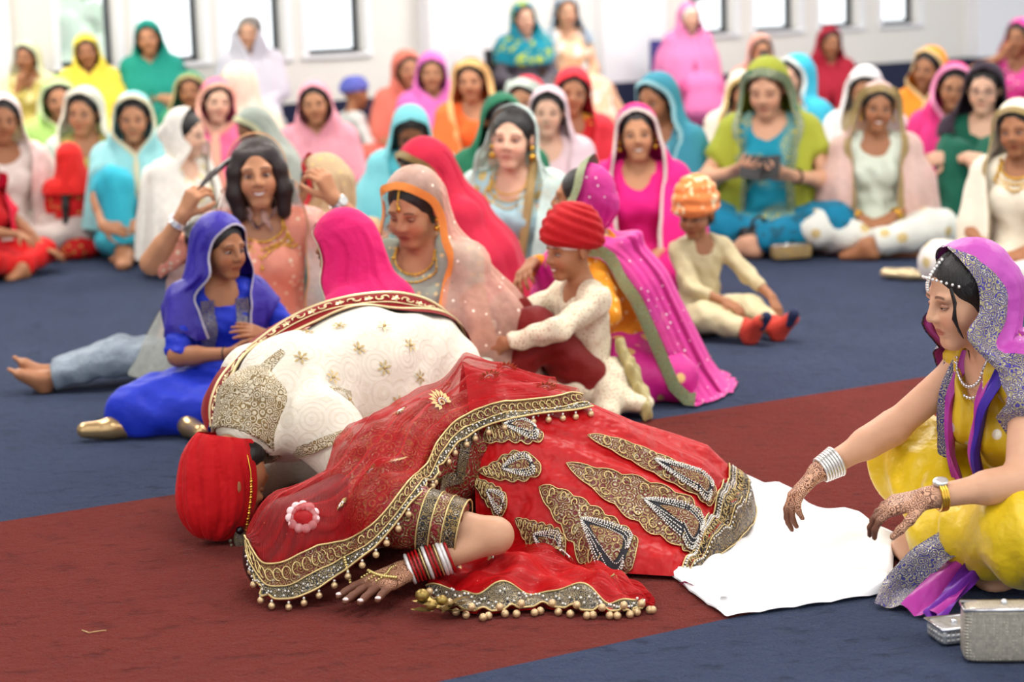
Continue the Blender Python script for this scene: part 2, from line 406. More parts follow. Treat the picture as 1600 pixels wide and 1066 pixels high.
def ik(a, t, l1, l2, hint):
    a, t = np.asarray(a, float), np.asarray(t, float); v = t - a; L = np.linalg.norm(v)
    if L > (l1 + l2) * 0.985: t = a + v / L * (l1 + l2) * 0.985; v = t - a; L = np.linalg.norm(v)
    L = max(L, abs(l1 - l2) + 0.02); x = (l1 * l1 - l2 * l2 + L * L) / (2 * L); h = sqrt(max(l1 * l1 - x * x, 0)); u = unit(v)
    hn = np.asarray(hint, float); hn = unit(hn - u * (hn @ u)); return a + u * x + hn * h, t
# ------------------------------------------------------------------ people
TONES = ['d9a888', 'c08a66', 'a87350', '8a5a3e', 'e3b79c']
def hand_prims(f, w, d, pn, side, curl=28, spread=6, L=1.0, thumb=1.0, rad=0.0083):
    """w wrist, d direction of the hand, pn normal on the back of the hand, side +1/-1 puts the thumb"""
    x = unit(d); zz = np.asarray(pn, float); zz = unit(zz - x * (zz @ x)); y = np.cross(zz, x) * side
    fr = lambda p: w + L * (x * p[0] + y * p[1] + zz * p[2])
    lens = [(0.038, 0.024, 0.02), (0.042, 0.027, 0.021), (0.039, 0.025, 0.02), (0.030, 0.02, 0.018)]
    ys = [0.027, 0.009, -0.009, -0.026]; bx = [0.083, 0.087, 0.083, 0.075]; tips = []
    for i in range(4):
        f.cone(fr((0.0, ys[i] * 0.6, 0)), fr((bx[i], ys[i], 0)), 0.0155 * L, 0.0125 * L, 0.012)
    for i in range(4):
        p = V(bx[i], ys[i], 0.001); ang = curl * 0.5; sp = (1.5 - i) * spread
        for j, l in enumerate(lens[i]):
            ang += curl * (0.35 if j == 0 else 0.8); q = p + l * V(cos(R_(ang)) * cos(R_(sp)), sin(R_(sp)), -sin(R_(ang)))
            f.cone(fr(p), fr(q), (rad + 0.0012 - 0.0008 * j) * L, (rad + 0.0004 - 0.0012 * j) * L, 0.004); p = q
        tips.append((fr(p), unit(fr(p + V(0, 0, 0.01)) - fr(p)), x))
    p = V(0.018, 0.024, -0.006)
    for j, (l, a, dn) in enumerate(((0.042, 42, 18), (0.031, 26 * thumb, 22), (0.024, 16 * thumb, 26))):
        q = p + l * V(cos(R_(a)) * cos(R_(dn)), sin(R_(a)), -sin(R_(dn))); f.cone(fr(p), fr(q), (0.0135 - 0.002 * j) * L, (0.0115 - 0.0018 * j) * L, 0.008); p = q
    lo = w - 0.03; c = fr((0.09, 0, -0.02)); return (np.minimum(lo, c - 0.10 * L), np.maximum(w + 0.03, c + 0.10 * L)), tips
def foot_prims(f, ank, d, up=(0, 0, 1), L=1.0, toes=True):
    x = unit(d); u = np.asarray(up, float); u = unit(u - x * (u @ x)); y = np.cross(u, x)
    fr = lambda a, b, c: ank + L * (x * a + y * b + u * c)
    f.cone(fr(-0.01, 0, 0), fr(-0.035, 0, -0.045), 0.033 * L, 0.03 * L, 0.03)
    f.cone(fr(0.0, 0, -0.005), fr(0.12, 0, -0.048), 0.036 * L, 0.024 * L, 0.03, n=y, fl=0.72)
    f.cone(fr(-0.03, 0, -0.05), fr(0.12, 0, -0.052), 0.027 * L, 0.024 * L, 0.03, n=y, fl=0.7)
    if toes:
        for i in range(5):
            yy = -0.030 + i * 0.0155; l = 0.172 - 0.007 * i if i else 0.175
            f.cone(fr(0.12, yy * 0.95, -0.054), fr(l, yy, -0.060), 0.012 * L, (0.0125 if i == 0 else 0.0088) * L, 0.006)
def head_prims(f, c, M, s=1.0, child=0.0):
    P = lambda x, y, z: c + M @ (s * V(x, y, z)); r3 = lambda a, b, d: s * V(a, b, d)
    ch = child
    f.ell(P(0, 0.012, 0.036), r3(0.075, 0.094, 0.084), M, 0.02)
    f.ell(P(0, -0.028, -0.036 + 0.01 * ch), r3(0.058 + 0.006 * ch, 0.064, 0.082 - 0.014 * ch), M, 0.035)
    f.cone(P(-0.012, -0.070, -0.098 + 0.012 * ch), P(0.012, -0.070, -0.098 + 0.012 * ch), 0.017 * s, None, 0.03)
    for sx in (-1, 1):
        f.ell(P(sx * 0.035, -0.060, -0.032), r3(0.025 + 0.004 * ch, 0.026, 0.028), M, 0.03)
        f.ell(P(sx * 0.030, -0.074, 0.026), r3(0.024, 0.014, 0.010), M, 0.02)
        f.ell(P(sx * 0.077, 0.012, -0.004), r3(0.010, 0.018, 0.031), M @ rz(sx * 18), 0.008)
    for sx in (-1, 1): f.ell(P(sx * 0.031, -0.100, 0.005), r3(0.0195, 0.018, 0.0125), M, 0.012, -1)
    f.cone(P(0, -0.089, 0.014), P(0, -0.107, -0.021), 0.0085 * s, 0.0115 * s, 0.014)
    for sx in (-1, 1): f.ell(P(sx * 0.0125, -0.097, -0.026), r3(0.0085, 0.011, 0.0075), M, 0.008)
    f.cone(P(-0.016, -0.0835, -0.0565), P(0.016, -0.0835, -0.0565), 0.0068 * s, None, 0.010)
    f.cone(P(-0.013, -0.083, -0.0675), P(0.013, -0.083, -0.0675), 0.0078 * s, None, 0.010)
_eye_me = {}
def add_eyes(parent, c, M, s, tone, lid=0.0032, gaze=(0, 0)):
    key = (tone, lid, gaze)
    if key not in _eye_me:
        g = Geo(); g.ball((0, 0, 0), 0.0135, 14, 10); _eye_me[key] = mesh('eye', np.concatenate(g.v), np.concatenate(g.f)); _eye_me[key].materials.append(eyemat(tone, lid, gaze))
    for sx in (-1, 1):
        o = bpy.data.objects.new('eye', _eye_me[key]); COL.objects.link(o); o.parent = parent
        p = c + M @ (s * V(sx * 0.031, -0.0755, 0.005)); MM = np.eye(4); MM[:3, :3] = M * s * np.array([1.25, 1, 0.78])[None, :]; MM[:3, 3] = p
        o.matrix_local = mathutils.Matrix(MM.tolist())
ALL = []; STAT = []
POSES = {  # pelvis height, knees and ankles (left = +x), foot directions
    'cross': (0.11, ((0.31, -0.29, 0.15), (-0.31, -0.27, 0.15)), ((-0.06, -0.37, 0.075), (0.08, -0.28, 0.075)), ((-0.9, 0.2, -0.1), (0.9, 0.1, -0.1))),
    'kneesup': (0.11, ((0.10, -0.30, 0.44), (-0.10, -0.30, 0.42)), ((0.09, -0.45, 0.07), (-0.09, -0.46, 0.07)), ((0.1, -1, 0), (-0.1, -1, 0))),
    'oneknee': (0.11, ((0.13, -0.30, 0.42), (-0.30, -0.28, 0.13)), ((0.10, -0.42, 0.07), (0.05, -0.24, 0.07)), ((0.1, -1, 0), (0.9, -0.3, -0.1))),
    'oneknee2': (0.11, ((0.30, -0.28, 0.13), (-0.13, -0.30, 0.42)), ((-0.05, -0.24, 0.07), (-0.10, -0.42, 0.07)), ((-0.9, -0.3, -0.1), (-0.1, -1, 0))),
    'side': (0.11, ((0.24, -0.36, 0.10), (-0.06, -0.40, 0.12)), ((-0.14, -0.26, 0.06), (-0.40, -0.20, 0.06)), ((-1, 0.2, 0), (-1, 0.3, 0))),
    'side2': (0.11, ((0.06, -0.40, 0.12), (-0.24, -0.36, 0.10)), ((0.40, -0.20, 0.06), (0.14, -0.26, 0.06)), ((1, 0.3, 0), (1, 0.2, 0))),
    'chair': (0.50, ((0.11, -0.42, 0.51), (-0.11, -0.42, 0.51)), ((0.10, -0.44, 0.09), (-0.10, -0.44, 0.09)), ((0.1, -1, 0), (-0.1, -1, 0))),
    'kneel': (0.20, ((0.13, -0.38, 0.09), (-0.13, -0.38, 0.09)), ((0.10, 0.02, 0.06), (-0.10, 0.02, 0.06)), ((0, 1, 0), (0, 1, 0))),
}
HANDS = {  # wrist targets, hand directions, back-of-hand normals, elbow hints, curl  (left, right)
    'lap': (((0.07, -0.24, 0.20), (-0.07, -0.25, 0.19)), ((-0.7, -0.6, -0.25), (0.7, -0.6, -0.25)), ((0.2, -0.4, 1), (-0.2, -0.4, 1)), 30),
    'knees': (((0.26, -0.26, 0.23), (-0.26, -0.25, 0.23)), ((0.2, -0.9, -0.3), (-0.2, -0.9, -0.3)), ((0, -0.2, 1), (0, -0.2, 1)), 26),
    'clasp': (((0.08, -0.43, 0.31), (-0.08, -0.43, 0.30)), ((-0.8, -0.5, -0.1), (0.8, -0.5, -0.1)), ((0, -0.9, 0.4), (0, -0.9, 0.4)), 34),
    'crossed': (((-0.07, -0.20, 0.33), (0.07, -0.22, 0.31)), ((-0.9, -0.15, -0.1), (0.9, -0.15, -0.1)), ((0, -0.9, 0.5), (0, -0.9, 0.5)), 24),
    'chin': (((0.10, -0.24, 0.20), (-0.05, -0.15, 0.52)), ((-0.7, -0.6, -0.2), (0.25, -0.1, 0.9)), ((0, -0.4, 1), (-0.3, -0.9, 0)), 48),
    'phone': (((0.07, -0.26, 0.60), (-0.07, -0.26, 0.60)), ((-0.3, -0.2, 0.9), (0.3, -0.2, 0.9)), ((0.5, -0.8, 0), (-0.5, -0.8, 0)), 40),
    'read': (((0.13, -0.30, 0.36), (-0.13, -0.30, 0.38)), ((-0.5, -0.7, 0.2), (0.5, -0.7, 0.2)), ((0.4, -0.5, -0.7), (-0.4, -0.5, -0.7)), 34),
}
def person(label, loc=None, yaw=0.0, scale=1.0, pose='cross', hands='lap', lean=4.0, side=0.0, twist=0.0, head=(0, 5, 0), tone=1, female=True,
           child=0.0, smile=0, henna=0, tunic=None, sleeve=0.5, neck=1.0, legs=None, hair='tied', haircol='0b0807', scarf=None, px=None, s=None,
           dz=0.0, q=1.0, group=None, feet=True, kn=None, an=None, fd=None, wr=None, hd=None, hn=None, elb=None, curl=None, legfl=0.032, lap=True, name='person', hands_on=(1, 1), skirt=None, extra=None, turban=None, tunfl=0.006, hoff=(0, 0), pz=None, lid=0.003, gaze=(0, 0)):
    if px is not None and head == (0, 5, 0): head = (rng.uniform(-16, 16), rng.uniform(2, 11), rng.uniform(-7, 7))
    ps = POSES[pose]; pz = (ps[0] if pz is None else pz); J = {}
    Mt = ry(side) @ rz(twist) @ rx(lean); Pv = V(0, 0, pz)
    T = lambda x, y, z: Pv + Mt @ V(x, y, z)
    sw = (0.158 if female else 0.172) * (1 - 0.12 * child); nb = T(hoff[0], 0.005 + hoff[1], 0.495)
    Mh = rz(head[0]) @ rx(head[1]) @ ry(head[2]); hs = 1.0 + 0.30 * child
    hc = nb + Mt @ V(0, -0.004, 0.045) + Mh @ V(0, -0.022 * hs, 0.098 * hs)
    body = Fld(); tor = Fld()
    tor.ell(T(0, 0, 0.02), (0.165, 0.125, 0.12), Mt, 0.03)
    tor.ell(T(0, -0.005, 0.17), (0.125, 0.098, 0.13), Mt, 0.06)
    tor.ell(T(0, 0.0, 0.32), (0.142, 0.102, 0.15), Mt, 0.06)
    if female and child < 0.5:
        for sx in (-1, 1): tor.ell(T(sx * 0.068, -0.085, 0.31), (0.062, 0.055, 0.06), Mt, 0.04)
    sh = [T(sx * sw, 0, 0.425) for sx in (1, -1)]
    tor.cone(sh[0] + Mt @ V(-0.03, 0, 0), sh[1] + Mt @ V(0.03, 0, 0), 0.058, None, 0.05)
    for i in (0, 1): tor.cone(sh[i] + Mt @ V(0, 0, 0.005), T(0, 0.012, 0.48), 0.045, 0.045, 0.04)
    nk = Fld(); nk.cone(T(0, 0.012, 0.44), hc + Mh @ V(0, 0.022, -0.05), 0.052 if female else 0.058, 0.048, 0.03)
    hd_f = Fld(); head_prims(hd_f, hc, Mh, hs, child)
    H = HANDS[hands] if hands else None; arms = []; ua = Fld(); fa = Fld(); hnd = Fld(); fine = []; wrists = []
    lk = 1.0
    for i in (0, 1):
        sx = 1 if i == 0 else -1
        if hands_on[i] == 0: continue
        w = V(*(wr[i] if wr and wr[i] is not None else H[0][i]))
        if not wr or wr[i] is None: w[2] += pz - 0.11
        dd = hd[i] if hd and hd[i] is not None else H[1][i]; nn = hn[i] if hn and hn[i] is not None else H[2][i]
        hint = elb[i] if elb and elb[i] is not None else (sx * 0.8, 0.25, -0.7)
        e, w = ik(sh[i], w, 0.265, 0.235, hint)
        ua.cone(sh[i], e, 0.048, 0.039, 0.04); fa.cone(e, w + 0 * w, 0.0395, 0.0265, 0.02); fa.cone(e, e + 0.35 * (w - e), 0.04, 0.0405, 0.02)
        bx, tips = hand_prims(hnd, w, dd, nn, sx, curl if curl is not None else H[3], L=1.0 + 0.05 * child)
        fine.append(bx); arms.append((sh[i], e, w)); wrists.append((w, unit(np.asarray(dd, float)), (e, w)))
    th = Fld(); sk = Fld(); ft = Fld(); ank = []; knl = []
    kp = kn or ps[1]; ap = an or ps[2]; fdd = fd or ps[3]
    for i in (0, 1):
        sx = 1 if i == 0 else -1; hip = Pv + V(sx * 0.085, 0.0, 0.0); k_, a_ = V(*kp[i]), V(*ap[i])
        th.cone(hip, k_, 0.088, 0.060, 0.04); sk.cone(k_, a_, 0.057, 0.036, 0.03); ank.append(a_); knl.append(k_)
        if feet: foot_prims(ft, a_, fdd[i], toes=q < 1.01)
    for f in (th, tor, ua, sk, nk, hd_f, fa, ft, hnd): body.extend(f)
    hb = (hc - 0.14 * hs, hc + 0.14 * hs); fine = [hb] + fine
    vox = 0.018 * q; P, Q = body.mesh(vox, fine, 0.0066 * q)
    keep = np.zeros(len(P), bool)
    for lo_, hi_ in [(hc - 0.128 * hs, hc + 0.128 * hs)] + [(w_ + 0.085 * d_ - 0.105, w_ + 0.085 * d_ + 0.105) for (w_, d_, _) in wrists]: keep |= ((P > lo_) & (P < hi_)).all(1)
    lim = Fld(); lim.p = fa.p + ua.p + nk.p + ft.p + (sk.p if legs is None else []); nearlimb = lim.ev(P) < 0.012
    P, Q = cluster(P, Q, np.where(keep, 0.0, np.where(nearlimb, 0.0125 * max(q, 0.9), 0.034)))
    me = mesh(name, P, Q); hcl = (P - hc) @ Mh / hs
    far = np.abs(hcl).max(1) > 0.16; hcl[far] = (0, 0, -9)
    a = me.attributes.new('hc', 'FLOAT_VECTOR', 'POINT'); a.data.foreach_set('vector', hcl.astype(np.float32).ravel())
    if henna:
        hv = np.zeros(len(P), np.float32)
        for (w, dd, (e, w2)) in wrists: along = (P - w) @ dd; near = np.linalg.norm(P - (w + 0.06 * dd), axis=1) < 0.16; hv = np.where(near, np.clip(0.55 + along * 7.0, 0, 2), hv)
        a = me.attributes.new('hand', 'FLOAT', 'POINT'); a.data.foreach_set('value', hv)
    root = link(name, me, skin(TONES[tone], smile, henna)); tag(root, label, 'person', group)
    add_eyes(root, hc, Mh, hs, TONES[tone], lid, gaze)
    # ---- hair
    hf = Fld(); hp = lambda x, y, z: hc + Mh @ (hs * V(x, y, z)); h3 = lambda a, b, c: hs * V(a, b, c)
    if hair:
        hf.ell(hp(0, 0.020, 0.040), h3(0.086, 0.099, 0.092), Mh, 0.02)
        if hair in ('long', 'loose'):
            for sx in (-1, 1): hf.chain([hp(sx * 0.062, 0.0, 0.03), hp(sx * 0.080, 0.005, -0.06), hp(sx * 0.085, -0.01, -0.15)], [h * hs for h in (0.035, 0.032, 0.024)], 0.02)
            hf.cone(hp(0, 0.05, 0.0), hp(0, 0.07, -0.16), 0.075 * hs, 0.06 * hs, 0.03)
        elif hair == 'bob':
            for sx in (-1, 1): hf.chain([hp(sx * 0.055, -0.035, 0.075), hp(sx * 0.078, -0.04, 0.02), hp(sx * 0.088, -0.045, -0.06), hp(sx * 0.080, -0.05, -0.14)], [h * hs for h in (0.03, 0.03, 0.032, 0.026)], 0.02)
            hf.cone(hp(0, 0.04, 0.0), hp(0, 0.05, -0.12), 0.085 * hs, 0.075 * hs, 0.03)
        elif hair == 'bun': hf.ell(hp(0, 0.115, -0.015), h3(0.048, 0.04, 0.045), Mh, 0.01); hf.ell(hp(0, 0.045, -0.02), h3(0.078, 0.07, 0.06), Mh, 0.03)
        else: hf.ell(hp(0, 0.045, -0.02), h3(0.080, 0.072, 0.07), Mh, 0.03)
        if hair == 'braid': hf.chain([hp(0, 0.10, -0.03), T(0, 0.13, 0.42), T(0.0, 0.15, 0.30), T(0.0, 0.165, 0.12)], [0.04, 0.034, 0.03, 0.018], 0.015)
        hf.ell(hp(0, -0.085, -0.042), h3(0.064, 0.076, 0.104), Mh, 0.008, -1)
        for sx in (-1, 1): hf.ell(hp(sx * 0.018, -0.10, 0.012), h3(0.046, 0.05, 0.052), Mh @ ry(-sx * 14), 0.008, -1)
        hf.cone(hp(0, -0.075, 0.100), hp(0, 0.02, 0.135), 0.0035 * hs, 0.0035 * hs, 0.012, -1)
        hf.cone(hp(0, 0.012, -0.12), hp(0, 0.0, -0.2), 0.062 * hs, 0.062 * hs, 0.02, -1) if hair in ('tied', 'short') else None
        hf.floor = False; Pp, Qq = hf.mesh(0.0095 * q); link('hair', mesh('hair', Pp, Qq), hairmat(haircol), root)
    # ---- clothes
    seed = rng.randint(0, 9999)
    if tunic is not None:
        g = tor.copy(0.012)
        if lap and pose in ('cross', 'oneknee', 'oneknee2', 'side', 'side2', 'kneel'):
            g.ell(Pv + V(0, -0.11, 0.0), (0.25, 0.20, 0.105), None, 0.06); g.ell(Pv + V(0, 0.03, -0.03), (0.23, 0.19, 0.12), None, 0.06)
        elif lap: g.ell(Pv + V(0, -0.08, 0.015), (0.20, 0.2, 0.10), None, 0.06)
        if lap and pose == 'chair': g.cone(Pv + V(0, -0.1, 0.04), Pv + V(0, -0.40, 0.04), 0.12, 0.12, 0.05, n=(1, 0, 0), fl=0.62); g.cone(Pv + V(0, -0.44, 0.02), Pv + V(0, -0.47, -0.18), 0.10, 0.13, 0.05, n=(1, 0, 0), fl=0.6)
        for (a_, e_, w_) in arms:
            if sleeve <= 0.02: continue
            if sleeve <= 0.56:
                b_ = a_ + (e_ - a_) * min(sleeve * 2, 1.0); g.cone(a_, b_, 0.060, 0.054, 0.03, cut=1)
            else:
                g.cone(a_, e_, 0.060, 0.052, 0.03); b_ = e_ + (w_ - e_) * (sleeve - 0.5) * 2; g.cone(e_, b_, 0.053, 0.043, 0.03, cut=1)
        if neck: g.ell(T(0, -0.075, 0.49), (0.075 * neck, 0.09, 0.09 * neck), Mt, 0.01, -1); g.cone(T(0, 0, 0.47), T(0, 0, 0.6), 0.066, 0.07, 0.01, -1)
        g.noise = folds(tunfl, seed); Pp, Qq = g.mesh(0.0155 * q); link('tunic', mesh('tunic', Pp, Qq), tunic, root)
    if legs is not None:
        g = th.copy(legfl); g.ell(Pv + V(0, 0.0, 0.0), (0.185, 0.15, 0.11), None, 0.05)
        for i in (0, 1): g.cone(knl[i], ank[i] + 0.10 * (knl[i] - ank[i]), 0.062 + legfl, 0.044 + 0.7 * legfl, 0.04, cut=1)
        if skirt: 
            for a in skirt: g.cone(*a)
        g.noise = folds(0.008 if scale > 0.85 else 0.005, seed + 1, (0.06, 0.16)); Pp, Qq = g.mesh(0.0165 * q); link('trousers' if not skirt else 'skirt', mesh('trousers', Pp, Qq), legs, root)
    # ---- head scarf
    J.update(hc=hc, Mh=Mh, hs=hs, Mt=Mt, T=T, wr=wrists, sh=sh, arms=arms, kn=knl, an=ank, tor=tor, ua=ua, nb=nb, body=body, hair=hf)
    if scarf: head_scarf(root, J, **scarf)
    if turban: add_turban(root, J, **turban)
    # ---- place
    top = hc + Mh @ V(0, 0.02, 0.125 * hs) + V(0, 0, 0.008)
    if px is not None:
        Y = F_PX / s; p = atY(px[0], px[1], Y)
        for _ in range(3):
            tl = rz(yaw) @ top * scale; p = atY(px[0], px[1], Y + 0 * tl[1]); scale = (p[2] - dz) / top[2]
        loc = (p[0] - tl[0], p[1] - tl[1], dz)
        J['rep'] = scale
        STAT.append('P %-60s sc %.2f Y %.2f' % (label[:60], scale, Y))
    root.location = loc; root.rotation_euler = (0, 0, R_(yaw)); root.scale = (scale,) * 3
    J['wrn'] = [np.asarray(hn[i] if hn and hn[i] is not None else H[2][i], float) for i in (0, 1)]; ALL.append(J); J['root'] = root; J['W'] = lambda p: np.asarray(loc) + rz(yaw) @ (np.asarray(p) * scale); J['sc'] = scale; J['yaw'] = yaw
    return J
RINGS = [  # frame, z, rx, ry front, ry back, opening half angle
    ('h', 0.1285, 0.002, 0.002, 0.002, 0), ('h', 0.112, 0.060, 0.062, 0.072, 0), ('h', 0.088, 0.082, 0.090, 0.102, 3), ('h', 0.068, 0.091, 0.099, 0.113, 34),
    ('h', 0.03, 0.097, 0.105, 0.124, 62), ('h', -0.03, 0.103, 0.108, 0.135, 74), ('h', -0.10, 0.124, 0.106, 0.150, 66),
    ('t', 0.035, 0.182, 0.112, 0.165, 44), ('t', -0.03, 0.232, 0.130, 0.172, 30), ('t', -0.14, 0.255, 0.165, 0.172, 22), ('t', -0.27, 0.272, 0.190, 0.182, 19)]
def head_scarf(root, J, mat=None, border=None, bw=0.022, drop=0.0, closed=False, back=None, openk=1.0, fold=0.010, flare=1.0, seed=None, lift=0.0, nm='headscarf', asym=0.0, gap=0.011, topen=None):
    if back is None: back = 8 + 14 * rng.random()
    hc, Mh, hs, Mt, T = J['hc'], J['Mh'] @ rx(-back), J['hs'], J['Mt'], J['T']
    rs = list(RINGS)
    if drop > 0: drop = drop + 0.07
    if drop > 0: rs.append(('t', -0.27 - drop, 0.285 * flare, 0.19 * flare, 0.18 * flare, 24))
    if 0 <= drop < 0.3 and not closed: pass
    if drop < 0: rs = rs[:-1] if drop > -0.15 else rs[:-2]
    if topen: rs = [r[:5] + ((topen[min(i - 7, len(topen) - 1)],) if i >= 7 else (r[5],)) for i, r in enumerate(rs)]
    nph = 52; U = np.linspace(0, 1, nph); rows = []
    for (fr, z, a, bf, bb, op) in rs:
        if closed and fr == 't': op = 0 if z > -0.2 else 4
        if closed and z == -0.10: op = 46
        op = max(op * openk, 0.0); o1 = R_(op * (1 + asym)); o2 = R_(op * (1 - asym))
        ph = o1 + U * (2 * pi - o1 - o2); k = flare if (fr == 't' and z < -0.1) else 1.0
        x = np.sin(ph) * a * k; c = np.cos(ph); y = np.where(c > 0, -c * bf * k, -c * bb * k)
        if fr == 'h': p = hc + (hs * np.stack([x, y + 0.012, np.full(nph, z + 0.004)], 1)) @ Mh.T
        else: p = T(0, 0, 0.425) + np.stack([x, y, np.full(nph, z)], 1) @ Mt.T
        rows.append(p)
    A = np.array(rows); n = len(A); S = 4; out = []
    for i in range(n - 1):       # Catmull-Rom down the cloth
        p0, p1, p2, p3 = A[max(i - 1, 0)], A[i], A[i + 1], A[min(i + 2, n - 1)]
        for t in np.arange(S) / S: out.append(0.5 * (2 * p1 + (p2 - p0) * t + (2 * p0 - 5 * p1 + 4 * p2 - p3) * t * t + (3 * p1 - p0 - 3 * p2 + p3) * t ** 3))
    out.append(A[-1]); G = np.array(out); nr = len(G); sd = rng.randint(0, 999) if seed is None else seed; rr = np.random.RandomState(sd)
    ctr = G.mean(1, keepdims=True); dirn = G - ctr; dirn[..., 2] = 0; dirn /= np.linalg.norm(dirn, axis=2, keepdims=True) + 1e-6
    amp = fold * np.clip((np.arange(nr) - 6) / (nr * 0.5), 0.05, 1.6)[:, None]
    ph = U[None, :] * 2 * pi; sarr = np.arange(nr)[:, None] / nr
    w = sum(np.sin(ph * k + rr.uniform(0, 6) + rr.uniform(-3, 3) * sarr) / 2.2 for k in (5, 8, 11, 17)) + 0.9
    G = G + dirn * (amp * w)[..., None]
    cf = Fld(); cf.extend(J['tor'].copy(0.012)); cf.extend(J['ua'].copy(0.018)); cf.extend(J['hair'].copy(0.0)) if J['hair'].p else None
    cf.ell(J['hc'] + J['Mh'] @ V(0, 0.012, 0.036) * hs, V(0.078, 0.096, 0.086) * hs, J['Mh'], 0.02)
    Pp = cf.push(G.reshape(-1, 3), gap, 3)
    Pp[:, 2] = np.maximum(Pp[:, 2], 0.012)
    me = mesh(nm, Pp, grid_faces(nr, nph)); so = link(nm, me, mat, root)
    G = Pp.reshape(nr, nph, 3); J['scarfG'] = G
    if border is not None:
        i0 = 2 * S + 1
        e = np.concatenate([G[i0:, 0][::-1], G[i0:, -1]]); inn = np.concatenate([G[i0:, 3][::-1], G[i0:, -4]])
        # close over the forehead
        nrm = unit_rows(e - np.concatenate([ctr[i0:, 0][::-1], ctr[i0:, 0]])); tg = unit_rows(np.gradient(e, axis=0)); ind = np.cross(nrm, tg)
        sg = np.sign(((inn - e) * ind).sum(1).mean()); ind = ind * (sg if sg else 1)
        mid = len(e) // 2; ind[mid - 3:mid + 3] = unit_rows(ind[mid - 3:mid + 3] * 0.2 + unit_rows((J['Mh'] @ V(0, 0.75, 0.6))[None, :]))
        up = nrm * 0.004; e2 = e + ind * bw
        e2 = cf.push(e2, gap + 0.003, 2)
        mm = e * 0.5 + e2 * 0.5 + nrm * 0.006
        vv = np.concatenate([e + up, mm, e2 + up]); m = len(e); f = [(a, a + 1, m + a + 1, m + a) for a in range(m - 1)] + [(m + a, m + a + 1, 2 * m + a + 1, 2 * m + a) for a in range(m - 1)]
        link('scarf_border', mesh('scarf_border', vv, np.array(f)), border, so)
    return so
def unit_rows(a): return a / (np.linalg.norm(a, axis=-1, keepdims=True) + 1e-9)
def turban_mesh(rx_=0.115, ry_=0.135, h=0.15, layers=9, amp=0.010, nu=96, nv=44, cross=0.55, bottom=-0.03, top_flat=0.0):
    vs_ = []
    for i in range(nu):
        ph = 2 * pi * i / nu; f = -cos(ph)    # front = -y : ph=0 -> y=-1
        for j in range(nv):
            t = j / (nv - 1); el = -0.45 + t * (pi / 2 + 0.45); r = cos(el) ** 0.85 if el > 0 else 1 - 0.25 * (el / 0.45) ** 2; z = h * sin(max(el, 0)) + (bottom * (-el / 0.45) if el < 0 else 0)
            wrap = abs(math.remainder(ph, 2 * pi)) / pi          # 0 front, 1 back
            side = 1 if math.remainder(ph, 2 * pi) >= 0 else -1
            zz = t - cross * (1 - wrap) * 0.35 * (1.0 if side > 0 else 0.72) + (0.03 if side > 0 else 0)
            ridge = abs(math.remainder(zz * layers, 1.0)) * 2     # 0 in the groove
            a = amp * (ridge ** 0.6 - 0.3) * min(1, 4 * (1 - t) + 0.05) * (0.9 + 0.3 * sin(3 * ph + 5 * t))
            bul = 1 + 0.05 * sin(2 * ph + 1)
            vs_.append(((rx_ * r * bul + a) * sin(ph), -(ry_ * r + a) * cos(ph), z + a * 0.5))
    return np.array(vs_), grid_faces(nu, nv, True)
def add_turban(root, J, mat=None, w=1.0, h=1.0, tilt=12, under=None, layers=9, cross=0.55, up=0.045, nm='turban'):
    v, f = turban_mesh(0.104 * w, 0.122 * w, 0.125 * h, layers=layers, cross=cross)
    M = J['Mh'] @ rx(-tilt); p = J['hc'] + J['hs'] * (v @ M.T + J['Mh'] @ V(0, 0.012, up))
    o = link(nm, mesh(nm, p, f), mat, root)
    if under is not None:
        v2, f2 = turban_mesh(0.093, 0.106, 0.08, amp=0.0, nu=40, nv=14); p2 = J['hc'] + J['hs'] * (v2 @ (J['Mh'] @ rx(-6)).T + J['Mh'] @ V(0, 0.012, up - 0.004)); link('under_band', mesh('under_band', p2, f2), under, o)
    return o
# ------------------------------------------------------------------ the room
def carpet_mat(c1, c2, nm):
    t = NT(nm); o = t.obj(); n = t.noise(o, 2.2, 4, 0.6); f = t.noise(o, 170, 2, 0.7); g = t.noise(o, 28, 4, 0.7)
    mp = t.new('ShaderNodeMapping'); mp.inputs['Scale'].default_value = (11, 19, 8); mp.inputs['Rotation'].default_value = (0, 0, -0.35); t.l.new(o, mp.inputs[0])
    tread = t.step(t.noise(mp.outputs[0], 1.0, 6, 0.75), 0.54, 0.74)
    fac = t.math('ADD', t.math('MULTIPLY', f, 0.55), t.math('MULTIPLY', n, 0.45)); base = t.mix(fac, lin(c1), lin(c2))
    base = t.mix(t.math('MULTIPLY', tread, 0.45), base, tuple(x * 0.45 for x in lin(c1)[:3]) + (1,))
    t.set(Base_Color=base, Roughness=0.95, Sheen_Weight=0.08); t.b.inputs['Sheen Roughness'].default_value = 0.5; t.b.inputs['Specular IOR Level'].default_value = 0.1
    t.bump(t.math('ADD', t.math('ADD', f, t.math('MULTIPLY', g, 1.4)), t.math('MULTIPLY', tread, -0.9)), 1.0, 0.022); return t.m
